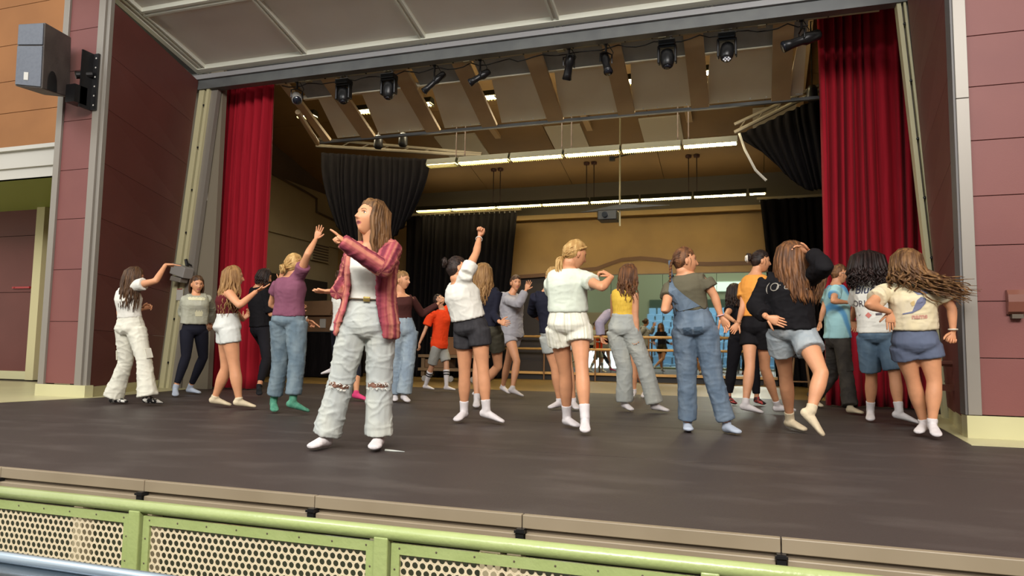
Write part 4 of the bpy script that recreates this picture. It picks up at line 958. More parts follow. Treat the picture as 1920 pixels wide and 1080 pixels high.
def make_top(c, name='t_shirt', m=None, t0=.1, t1=1.0, ease=.012, slv=.45, sease=.014, hem=.012, boxy=.5, amp=.006, hood=False, nsleeve=None, band=False, wm=1., neckr=None, strap=False, freq=9., puff=0., hemgrow=0.):
    H, N, P, U = c['H'], c['N'], c['P'], c['U']
    mb = MB()
    def wid(t):   # boxy cloth does not follow the waist
        a = lerp([(q[0], q[1]) for q in TORSO], t); return wm * ((1 - boxy) + boxy * max(a, .089) / a) if t < .8 else wm * (1 - 0.0)
    if strap: top = .90
    else: top = t1
    g = lambda t: ease * (1 if t < .9 else max(.35, 1 - (t - .9) * 6)) + (hemgrow * max(0, (.35 - t)))
    c['torso'](mb, t0, min(top, .985), grow=g, wid=wid)
    for sh, e, w_, sl in ((c['SHR'], c['ER'], c['WR'], slv if not nsleeve else nsleeve[0]), (c['SHL'], c['EL'], c['WL'], slv if not nsleeve else nsleeve[1])):
        if sl > 0:
            mb.tube([N - U * .045 * H, sh * .7 + N * .3 - U * .014 * H, sh], [.034 * H + ease * .4, .032 * H + ease * .7, .031 * H * c['w'] ** .7 + sease], 14)
            tab = [(0, .0295), (.3, .029), (.7, .027), (1, .026), (1.5, .0235), (1.9, .019), (2, .0185)]
            c['limb'](mb, sh, e, w_, tab, 0, sl, mul=c['w'] ** .7, add=sease, hem=hem if sl < 1.2 else puff)
        elif sl == 0 and not strap:
            mb.tube([N - U * .06 * H, sh * .7 + N * .3 - U * .02 * H], [.034 * H + ease * .3, .033 * H + ease * .3], 12)
    if strap:
        for sh in (c['SHR'], c['SHL']):
            a = sh * .5 + N * .5
            mb.tube([a - U * .1 * H + c['F'] * .06 * H, a - U * .02 * H + c['F'] * .035 * H, a + U * .008 * H, a - U * .03 * H - c['F'] * .04 * H, a - U * .12 * H - c['F'] * .05 * H], .013 * H, 8)
    if hood:
        q = N - c['F'] * .05 * H
        mb.tube([N + c['Sd'] * .055 * H + c['F'] * .02 * H, N + c['Sd'] * .06 * H - c['F'] * .05 * H, q - c['F'] * .025 * H - U * .03 * H, N - c['Sd'] * .06 * H - c['F'] * .05 * H, N - c['Sd'] * .055 * H + c['F'] * .02 * H], [.018 * H, .034 * H, .046 * H, .034 * H, .018 * H], 12)
    v, n, f = remesh(mb, .011 if c['det'] == 1 else .008, 3)
    v = wrinkle(v, n, amp * .62, freq, seed=len(name) % 7 + c['P'][0])
    at = None
    if band: at = band_attr(c, v, [(P, N, .13, 0), (c['SHR'], c['ER'], .055, 3), (c['ER'], c['WR'], .05, 3), (c['SHL'], c['EL'], .055, 7), (c['EL'], c['WL'], .05, 7)])
    return c['child'](v, f, name, m, attr=at)

def make_bottom(c, name='jeans', m=None, kind='straight', t1=.36, ease=.008, end=None, hem=.02, amp=.005, freq=8., mul=1., band=False, cuff=None, wm=1.):
    H = c['H']; mb = MB()
    c['torso'](mb, -.13, t1, grow=lambda t: ease, wid=lambda t: wm)
    if kind == 'shorts': tab = [(0, .0585), (.5, .052), (1, .047)]; e = end or .42
    else: tab = PANTS[kind]; e = end or tab[-1][0]
    for a, b, cc in ((c['HR'], c['KR'], c['AR']), (c['HL'], c['KL'], c['AL'])):
        c['limb'](mb, a, b, cc, tab, 0, e, mul=c['w'] * mul, add=ease * .7, hem=hem * .55 if kind == 'shorts' else 0)
    v, n, f = remesh(mb, .011 if c['det'] == 1 else .008, 3)
    v = wrinkle(v, n, amp * .55, freq, seed=3.3 + c['P'][0], zs=.9)
    at = None
    if band: at = band_attr(c, v, [(c['P'], c['N'], .14, 0), (c['HR'], c['KR'], .09, 2), (c['HL'], c['KL'], .09, 5)])
    return c['child'](v, f, name, m, attr=at)

def make_socks(c, m, high=1.88, name='sock', ms=None, stripes=None, grow=.004):
    for i, (A, T, K) in enumerate(((c['AR'], c['TR'], c['KR']), (c['AL'], c['TL'], c['KL']))):
        mm = (ms or (m, m))[i]; nm = name[i] if isinstance(name, tuple) else name
        mb = MB(); foot_tubes(mb, A, T, c['H'], grow=grow)
        if high < 2: c['limb'](mb, K, K, A, LEG, high, 2, mul=c['w'], add=grow + .001)
        # limb() runs a,b,c with b the knee: from knee (1) to ankle (2)
        v, n, f = remesh(mb, .008, 3); o = c['child'](v, f, nm, mm)
        if stripes:
            for z in stripes:
                q = MB(); p = K + (A - K) * (z - 1); u = _nz(A - K); r_ = lerp(LEG, z) * c['H'] * c['w'] + grow + .0035
                q.tube([p, p + u * .018], r_, 16); q.v = [tuple(np.array(x) - c['base']) for x in q.v]; q.build('stripe', M_black, o, smooth=True)

def make_hair(c, m, style='loose', length=.35, wave=.0, wind=(0, 0, 0), n=64, cap=.015, tie=(0, -.115, .03), tail=.4, bunr=.04, tail_dir=None, vol=1., part=0., fringe=.070, thick=1., back_only=False, tipe=3.2, gap=62, shag=.30, calm=0.):
    X, k, HC, hu, FF, hs = c['X'], c['k'], c['HC'], c['hu'], c['FF'], c['hs']
    rr = random.Random(int(abs(c['P'][0]) * 1000) + 5)
    na, nb = 48, 40; ph, th = hgrid(na, nb); v = []; ok = []
    for t in th:
        for p in ph:
            r = head_point(t, p); x, y, z = r
            line = fringe - 6 * x * x if y > .03 else (fringe - (.03 - y) / .05 * (fringe + .02) if y > -.02 else -.02 - (-.02 - y) / .06 * .07)
            d = z - line; g = cap * min(1, max(0, (d + .012) / .03)); dirn = _nz(np.array(r) + 1e-9)
            q = np.array(r) + dirn * (g * (1 + .12 * rr.uniform(-1, 1) + .18 * math.sin(x * 160 + y * 60)) * (1.12 if y < 0 else 1)); v.append(X(q)); ok.append(d > -.012)
    f = []
    for j in range(nb):
        for i in range(na):
            q = (j * na + i, (j + 1) * na + i, (j + 1) * na + (i + 1) % na, j * na + (i + 1) % na)
            if sum(ok[t] for t in q) >= 3: f.append(q)
    mb = MB(); used = sorted({i for q in f for i in q}); mp = {a: b for b, a in enumerate(used)}
    mb.add([v[i] for i in used], [tuple(mp[i] for i in q) for q in f])
    G = np.array((0, 0, -1.)); wind = np.array(wind, float); seg = 6
    def skull(az, el, g):   # az from front, el up
        t = math.pi / 2 - el; return np.array(head_point(t, az, g))
    def lock(pts, r0, r1, flat=.55):
        nn_ = len(pts); rad = [r0 * (.45 + .55 * math.sin(min(1, (i + 1) / 3) * math.pi / 2)) * (1 - (i / (nn_ - 1)) ** tipe) + r1 * (i / (nn_ - 1)) ** tipe for i in range(nn_)]
        mb.tube(pts, rad, seg, flat=flat, ref=hs + FF * .3)
    if style in ('loose', 'curly'):
        gr, gl_ = gap if hasattr(gap, '__len__') else (gap, gap); wind0 = wind; len0 = length
        for i in range(n):
            az = R_(gr + (360 - gr - gl_) * (i + rr.random() * .8) / n); lay = rr.random()
            still = rr.random() < calm; wind = wind0 * (0 if still else 1); length = len0 * (.5 if still else 1)
            pts = [X(skull(az, R_(80), cap * .9)), X(skull(az, R_(55), cap * (1.1 + .2 * lay))), X(skull(az, R_(25), cap * (1.2 + .5 * lay) * vol)), X(skull(az, R_(-8), cap * (1.3 + .8 * lay) * vol))]
            p = pts[-1].copy(); outd = hs * math.sin(az) + FF * math.cos(az); outd = outd - hu * outd.dot(hu)
            rr_w = rr.random(); L = length * (1 - shag * lay * lay) * (1 + .05 * rr.uniform(-1, 1)); st = 9; ph1, ph2 = rr.random() * 6.3, rr.random() * 6.3
            for j in range(1, st + 1):
                t = j / st
                d = G + outd * (.10 * vol * (1 - t * 1.7)) + (wind + np.array((0, 0, (lay - .5) * .8)) * min(1, np.linalg.norm(wind))) * (t ** .8) * (.6 + .55 * rr_w) + np.array((rr.uniform(-1, 1), rr.uniform(-1, 1), 0)) * .05
                p = p + d / np.linalg.norm(d) * L / st
                wv_ = wave * min(1, t * 2)
                pts.append(p + hs * wv_ * math.sin(t * 13 + ph1) + FF * wv_ * math.cos(t * 12 + ph2))
            lock(pts, .0125 * k * thick * (1 + .3 * rr.random()), .0025)
    elif style in ('pony', 'braid', 'bun', 'clip'):
        tp = np.array(tie)
        for i in range(46):
            az = R_(20 + 320 * (i + rr.random() * .5) / 46); aa = abs(((math.degrees(az) + 180) % 360) - 180); el = R_(rr.choice([68, 60, 52]) if aa < 60 else (rr.choice([55, 35, 20]) if aa < 95 else rr.choice([55, 35, 12, -8])))
            a = skull(az, el, cap * .9); mid = (a + tp * 1.) / 2; mid = mid / np.linalg.norm(mid) * (np.linalg.norm(a) * .5 + np.linalg.norm(tp) * .5) * 1.0
            e = (mid[0] / (.0735 + cap)) ** 2 + (mid[1] / (.094 + cap)) ** 2 + (mid[2] / (.116 + cap)) ** 2
            if e < 1: mid = mid / math.sqrt(e)
            lock([X(a * .99), X((a + mid) / 2 * 1.02), X(mid), X((mid + tp) / 2), X(tp)], .008 * k, .005)
        td = np.array(tail_dir if tail_dir is not None else (0, 0, -1.), float)
        if style == 'pony':
            for i in range(26):
                p = X(tp); pts = [p]; L = tail * (1 - .25 * rr.random()); of = np.array([rr.uniform(-1, 1) for _ in range(3)]); ph1 = rr.random() * 6
                for j in range(1, 9):
                    t = j / 8; d = _nz(-FF * max(0, .9 - t * 2.2) + G * (.3 + t) * (1 if tail_dir is None else .0) + td * (0 if tail_dir is None else 1) + wind * t)
                    p = p + d * L / 8; sp = .028 * math.sin(min(1, t * 1.6) * math.pi * .62) * thick; pts.append(p + of * sp + hs * wave * math.sin(t * 11 + ph1))
                lock(pts, .010 * k * thick, .002)
        if style == 'braid':
            p = X(tp); nb_ = int(tail / .026); d = _nz(-FF * .8 + G * .5)
            for j in range(nb_):
                t = j / nb_; d = _nz(d * .6 + G * .6 + wind * .3); r_ = .021 * k * (1 - .45 * t) * thick
                for sgn in (-1, 1):
                    q = p + hs * sgn * r_ * .55; x, y = ortho(d, hs * sgn); ax = _nz(d * .8 + hs * -sgn * .6); e1 = _nz(np.cross(ax, FF)); e2 = np.cross(ax, e1); mb.ell(q, (r_ * .62, r_ * .6, r_ * 1.15), 8, 6, 0, [e1, e2, ax])
                p = p + d * .026
            for i in range(6): mb.tube([p, p + d * .03 + hs * rr.uniform(-.01, .01), p + d * .06 + hs * rr.uniform(-.015, .015)], [.007, .006, .002], 5)
        if style in ('bun', 'clip'):
            for i in range(16):
                a0 = rr.random() * 6.3; tilt = rr.uniform(-.6, .6); pts = []
                for j in range(8):
                    a = a0 + j * .55; r_ = bunr * (1 + .1 * rr.random()); pts.append(X(tp + np.array((math.cos(a) * r_, -.02 + math.sin(a * .7 + i) * bunr * .35, math.sin(a) * r_ * (1 - .2 * tilt))) + np.array((0, -.008, tilt * .02))))
                lock(pts, .012 * k, .004, .8)
            mb.ell(X(tp + np.array((0, -.018, 0))), (bunr * .85 * k, bunr * .6 * k, bunr * .85 * k), 12, 8, 0, [hs, FF, hu])
            for i in range(8):
                a = rr.random() * 6.3; p = X(tp + np.array((math.cos(a) * bunr, -.02, math.sin(a) * bunr))); q = _nz(np.array((rr.uniform(-1, 1), rr.uniform(-1, 1), rr.uniform(-.2, 1)))); mb.tube([p, p + q * .02, p + q * .04 + G * .01], [.004, .003, .001], 5)
    elif style == 'short':
        for i in range(90):
            az = R_(rr.uniform(-180, 180)); el = R_(rr.uniform(-5, 85)) if abs(math.degrees(az)) > 60 else R_(rr.uniform(35, 85))
            a = skull(az, el, cap * .8); b = skull(az + rr.uniform(-.2, .2), el - .25, cap * 1.2); lock([X(a), X((a + b) / 2 * 1.02), X(b)], .010 * k, .003)
    if style in ('pony', 'braid', 'bun', 'clip'):
        for sx in (-1, 1):
            a = X((sx * .068, .03, .02)); mb.tube([a, a + FF * .008 * k + G * .03, a + G * .07 + hs * sx * .006], [.003, .0025, .001], 5)
    o = MB(); o.add([np.array(p) - c['base'] for p in mb.v], mb.f)
    c['hair'] = o.build('hair', m, c['root'], smooth=True); return c['hair']

def part_child(c, mb, name, m, parent=None, smooth_=True, bevel=0.):
    mb.v = [tuple(np.array(p) - c['base']) for p in mb.v]; return mb.build(name, m, parent or c['root'], smooth=smooth_, bevel=bevel)
def bracelet(c, which, m, name='bracelet', t=.93, r=.003, wide=False):
    E, Wp = (c['ER'], c['WR']) if which == 'R' else (c['EL'], c['WL']); u = _nz(Wp - E); p = E + (Wp - E) * t; rad = .0185 * c['H'] if t > .8 else .02 * c['H']
    x, y = ortho(u, c['F'] + .1 * c['Sd']); z = np.cross(u, y); pts = [p + (y * math.cos(a) + z * math.sin(a)) * rad for a in np.linspace(0, 2 * math.pi, 17)]
    part_child(c, MB().tube(pts, r, 6), name, m)
def stick_text(c, garment, body, centre, right, up, size, m, name='lettering', depth_=.004, extra=None, shear=0., bold=0.):
    """flat print laid on the cloth by dropping every point onto it"""
    cu = bpy.data.curves.new('t', 'FONT'); cu.body = body; cu.size = size; cu.align_x = 'CENTER'; cu.align_y = 'CENTER'; cu.resolution_u = 3; cu.shear = shear; cu.offset = bold
    to = bpy.data.objects.new('t', cu); COL.objects.link(to); dg = bpy.context.evaluated_depsgraph_get(); dg.update(); me = to.evaluated_get(dg).to_mesh()
    P2 = [(q.co.x, q.co.y) for q in me.vertices]; F = [tuple(q.vertices) for q in me.polygons]
    to.evaluated_get(dg).to_mesh_clear(); bpy.data.objects.remove(to); bpy.data.curves.remove(cu)
    return stick_shape(c, garment, P2, F, centre, right, up, m, name, depth_)
def stick_shape(c, garment, P2, F, centre, right, up, m, name='print', depth_=.004):
    nrm = np.cross(right, up); me = garment.data
    bv = BVHTree.FromPolygons([v.co for v in me.vertices], [tuple(p.vertices) for p in me.polygons])
    bm = bmesh.new(); vs = [bm.verts.new((a, b, 0)) for a, b in P2]
    for q in F:
        try: bm.faces.new([vs[i] for i in q])
        except ValueError: pass
    bmesh.ops.triangulate(bm, faces=bm.faces)
    for _ in range(2):
        ed = [e for e in bm.edges if e.calc_length() > .012]
        if ed: bmesh.ops.subdivide_edges(bm, edges=ed, cuts=1)
    bmesh.ops.triangulate(bm, faces=bm.faces)
    v = []
    for q in bm.verts:
        p = centre + right * q.co.x + up * q.co.y + nrm * .3 - c['base']
        h = bv.ray_cast(Vector(p), Vector(-nrm))
        v.append(np.array(h[0]) + nrm * depth_ + c['base'] if h[0] is not None else p - nrm * .28 + c['base'])
    bm.verts.index_update(); f = [tuple(x.index for x in q.verts) for q in bm.faces]; bm.free()
    mb = MB(); mb.add(v, f); return part_child(c, mb, name, m, parent=garment, smooth_=False)

# ------------------------------------------------------------------ hair and cloth colours
H_brown = hairmat('hair_brown', (62, 42, 28), (96, 68, 44)); H_dark = hairmat('hair_dark', (34, 24, 20), (58, 42, 34)); H_blonde = hairmat('hair_blonde', (168, 128, 74), (204, 168, 108))
H_dblonde = hairmat('hair_dark_blonde', (128, 92, 54), (166, 126, 78)); H_chest = hairmat('hair_chestnut', (78, 50, 32), (128, 84, 50)); H_red = hairmat('hair_auburn', (70, 40, 26), (108, 66, 42)); H_curly = hairmat('hair_black_brown', (28, 18, 16), (48, 32, 28))
H_wavy = hairmat('hair_wavy_brown', (86, 58, 36), (140, 102, 62))  # two-tone brown of the wavy hair itself
c_white = cloth('cotton_white', (226, 222, 210)); c_cream = cloth('cotton_cream', (222, 206, 168), (212, 198, 170)); c_mint = cloth('cotton_mint', (212, 218, 200)); c_black = cloth('cotton_black', (24, 22, 24)); c_char = cloth('denim_charcoal', (48, 46, 48), (58, 56, 58), 20)
c_whitecargo = cloth('cargo_white', (222, 218, 200)); c_grey = cloth('fleece_grey', (164, 160, 162), (152, 148, 152)); c_burg = cloth('knit_burgundy', (96, 32, 36)); c_brown = cloth('knit_brown', (76, 42, 38)); c_purple = cloth('cotton_mauve', (130, 80, 98), (120, 72, 90))
c_denim = cloth('denim_blue', (98, 114, 124), (120, 134, 140), 9, .35, 20); c_denimd = cloth('denim_mid_blue', (90, 105, 121), (110, 123, 136), 9, .35, 20); c_light = cloth('denim_light', (174, 177, 172), (190, 191, 180), 6, .35, 18); c_pale = cloth('denim_pale_grey', (160, 162, 156), (176, 176, 166), 6, .35, 18)
c_lshort = cloth('denim_light_grey', (150, 158, 162), (168, 172, 172), 9, .35, 22); c_olive = cloth('cotton_olive', (98, 92, 74)); c_orange = cloth('cotton_tangerine', (236, 158, 72)); c_red = cloth('cotton_red_orange', (226, 66, 26)); c_yellow = cloth('rib_yellow', (226, 186, 76), (216, 174, 66), 30, stretch=(3, 3, .2))
c_navy = cloth('fleece_navy', (34, 34, 46)); c_legging = cloth('legging_navy', (30, 30, 40)); c_blackp = cloth('legging_black', (26, 24, 28)); c_cargo = cloth('cargo_charcoal', (60, 56, 52), (74, 68, 62), 10, .35, 18); c_gshort = cloth('short_grey', (150, 148, 140)); c_bshort = cloth('short_slate_blue', (96, 104, 124)); c_whites = cloth('short_white', (214, 214, 206))
c_lilac = cloth('knit_lilac', (156, 146, 160)); c_oliveshort = cloth('short_olive', (66, 62, 50)); c_dshort = cloth('denim_knee_short', (84, 104, 122), (100, 120, 136), 10, .3, 20)
k_white = cloth('sock_white', (216, 208, 206), None, 12, .15, 60); k_cream = cloth('sock_cream', (214, 196, 164), None, 12, .15, 60); k_green = cloth('sock_green', (70, 128, 104), (92, 146, 120), 40); k_pink = cloth('sock_pink', (214, 70, 116)); k_black = cloth('shoe_black', (26, 26, 28), (40, 40, 42), 12); k_bw = mat('shoe_black_white', (28, 28, 30), .5, (200, 196, 186), 22, lo=.5, hi=.56)
k_blue = cloth('sock_pale_blue', (176, 184, 196)); k_grey = cloth('sock_grey', (128, 122, 118)); k_flor = mat('shoe_red_floral', (40, 26, 28), .5, (176, 60, 58), 34, lo=.5, hi=.55)
st_shirt = stripe_mat('striped_overshirt', (118, 48, 62), (160, 74, 82), (196, 124, 104), 6.)
st_short = stripe_mat('striped_shorts', (204, 200, 178), (226, 222, 204), (232, 228, 212), 16.)
tie = bpy.data.materials.new('tie_dye_blue'); tie.use_nodes = True; _nt = tie.node_tree; _b = _nt.nodes['Principled BSDF']; _b.inputs['Roughness'].default_value = .85
_tc = _nt.nodes.new('ShaderNodeTexCoord'); _w = _nt.nodes.new('ShaderNodeTexWave'); _w.inputs['Scale'].default_value = 1.3; _w.inputs['Distortion'].default_value = 5; _w.bands_direction = 'DIAGONAL'; _cr = _nt.nodes.new('ShaderNodeValToRGB')
_cr.color_ramp.elements[0].color = lin((96, 160, 204)); _cr.color_ramp.elements[0].position = .05; _cr.color_ramp.elements[1].color = lin((168, 214, 216)); _cr.color_ramp.elements[1].position = .35
_nt.links.new(_tc.outputs['Object'], _w.inputs[0]); _nt.links.new(_w.outputs['Fac'], _cr.inputs[0]); _nt.links.new(_cr.outputs[0], _b.inputs['Base Color'])

DN = (0, 0, -1); UP = (0, 0, 1)
# 1 far left
def ex_cargo(c):
    for K, Hh, sd in ((c['KR'], c['HR'], 1), (c['KL'], c['HL'], -1)):
        p = Hh + (K - Hh) * .78 + c['Sp'] * sd * .066 * c['H'] * .9
        part_child(c, MB().obox(p, c['Fp'] * .045, c['Sp'] * .004, _nz(K - Hh) * .055), 'cargo_pocket', c['bottom'].data.materials[0], parent=c['bottom'], smooth_=False, bevel=.008)
person('girl in white cropped tee and baggy white cargo trousers reaching up beside the brown wall', 1.60, 55, (252, 521), (238, 541), (245, 617), (82, -8, 0), 50,
       R=((292, 527), (311, 496), (330, 497), (-1, 1, 0)), L=((224, 590), (266, 580), (280, 574), (1, -1, 0)), kR=(270, 675), kL=(236, 678), fR=((277, 744), (303, 757), .02, -1), fL=((213, 744), (236, 755), .02, 1), sR=(254, 536), sL=(229, 546),
       hair=dict(style='loose', length=.36, wave=.006, n=64, wind=(-.15, 0, 0), vol=1.1, tipe=4), hair_m=H_brown, top=dict(name='cropped_tee', m=c_white, t0=.28, slv=.42, ease=.010, boxy=.2, amp=.004), bottom=dict(name='cargo_trousers', m=c_whitecargo, kind='flare', amp=.012, mul=1.04), socks=(k_bw, 1.95, 'sneaker'), hands=('flat', 'curl'), palms=(DN, None), extras=ex_cargo)
# 2 sweatshirt girl
def ex_sweat(c):
    g = c['top']; cen = c['P'] + (c['N'] - c['P']) * .62
    for (dx, dz, w_, h_, nm) in ((0, .105, .20, .035, 'lace_yoke'), (.03, -.09, .15, .07, 'flower_print')):
        for k in range(3 if nm == 'flower_print' else 5):
            ox = (k - (1 if nm == 'flower_print' else 2)) * w_ / 5; pts = [(ox + dx + math.cos(a) * w_ / 7 * (1 + .2 * math.sin(a * 5)), dz + math.sin(a) * h_ * (1 + .2 * math.sin(a * 5)) * .6) for a in np.linspace(0, 2 * math.pi, 15)[:-1]]
            stick_shape(c, g, pts, [tuple(range(14))], c['P'] + (c['N'] - c['P']) * .68, -c['Sd'] * -1 * -1, c['U'], mat('print_cream', (214, 208, 172), .8), nm)
person('girl facing out in grey-green sweatshirt and dark leggings beside the leaning rail', 1.60, 172, (370, 534), (367, 553), (364, 619), (165, -4, 0), None,
       R=((343, 585), (357, 605), (371, 616), (1, -1, 0)), L=((395, 580), (393, 604), (394, 618), (1, 1, 0)), kR=(349, 668), kL=(381, 670), fR=((329, 728), (329, 743)), fL=((356, 727), (374, 738)), sR=(349, 560), sL=(387, 559),
       hair=dict(style='loose', length=.10, cap=.014, fringe=.074, gap=108, n=44, tipe=4), hair_m=H_brown, top=dict(name='sweatshirt', m=cloth('sweat_green_grey', (164, 162, 142), (176, 174, 156)), t0=.18, slv=1.85, ease=.030, sease=.018, boxy=.8, amp=.008, puff=.014), bottom=dict(name='leggings', m=c_legging, kind='legging', ease=.003, amp=.002), socks=(k_blue, 1.88), palms=(None, None), extras=ex_sweat)
# 3 blonde in white shorts
person('long-haired blonde in burgundy cropped top and white shorts pointing right', 1.60, 82, (438, 520), (427, 545), (427, 615), (86, 2, 0), None,
       R=((449, 573), (481, 546), (499, 538), (-1, 1, 0)), L=((443, 588), (456, 600), (463, 592), (1, 1, 0)), kR=(440, 690), kL=(424, 691), fR=((448, 749), (480, 766)), fL=((403, 745), (432, 762)), sR=(429, 549), w=1.1,
       hair=dict(style='loose', length=.40, wave=.016, n=64, vol=1.3), hair_m=H_dblonde, top=dict(name='cropped_top', m=c_burg, t0=.30, slv=0, strap=True, ease=.006, boxy=0, amp=.002), bottom=dict(name='denim_shorts', m=c_whites, kind='shorts', end=.36, t1=.40, hem=.012), socks=(k_cream, 1.93), hands=('open', 'relaxed'), palms=(UP, None))
# 4 dark clothes at the curtain
person('dark-haired person all in black against the left red curtain', 1.58, 60, (496, 519), (484, 538), (490, 620), (84, -18, 0), None,
       R=((507, 590), (560, 582), (576, 568), (1, -1, 0)), L=((516, 548), (524, 526), (530, 511), (1, 1, 0)), kR=(500, 672), kL=(512, 668), fR=((486, 724), (486, 741), .03, 1), fL=((515, 722), (522, 733)), dd=.1, w=1.08,
       hair=dict(style='loose', length=.13, wave=.012, n=46, vol=1.25), hair_m=H_dark, top=dict(name='t_shirt', m=c_black, t0=.10, slv=.9, ease=.022, boxy=.7), bottom=dict(name='leggings', m=c_blackp, kind='legging', ease=.004), socks=(k_black, 1.97, 'shoe'), hands=('relaxed', 'open'), palms=(None, (0, -1, 0)))
# 5 purple tee
def ex_green(c): bracelet(c, 'L', c_white, 'wrist_band', .94, .009)
person('girl in mauve tee and cropped blue jeans with one hand high, green striped socks', 1.62, 38, (553, 497), (545, 519), (541, 602), (72, 12, 0), 32,
       R=((577, 476), (592, 449), (601, 426), (-1, 1, 0)), L=((508, 571), (577, 601), (594, 613), (1, 1, 0)), kR=(557, 673), kL=(526, 677), fR=((549, 752), (579, 774), .02, 1), fL=((513, 752), (515, 772), .02, 1), sR=(562, 516), sL=(522, 532),
       hair=dict(style='bun', tie=(0, -.105, -.02), bunr=.03, cap=.009), hair_m=H_blonde, top=dict(name='t_shirt', m=c_purple, t0=.12, slv=.45, ease=.018, boxy=.5), bottom=dict(name='jeans', m=c_denim, kind='straight', end=1.84, amp=.010, mul=1.1, t1=.34), socks=(k_green, 1.8), hands=('open', 'point'), palms=((0, -1, 0), None), extras=ex_green)

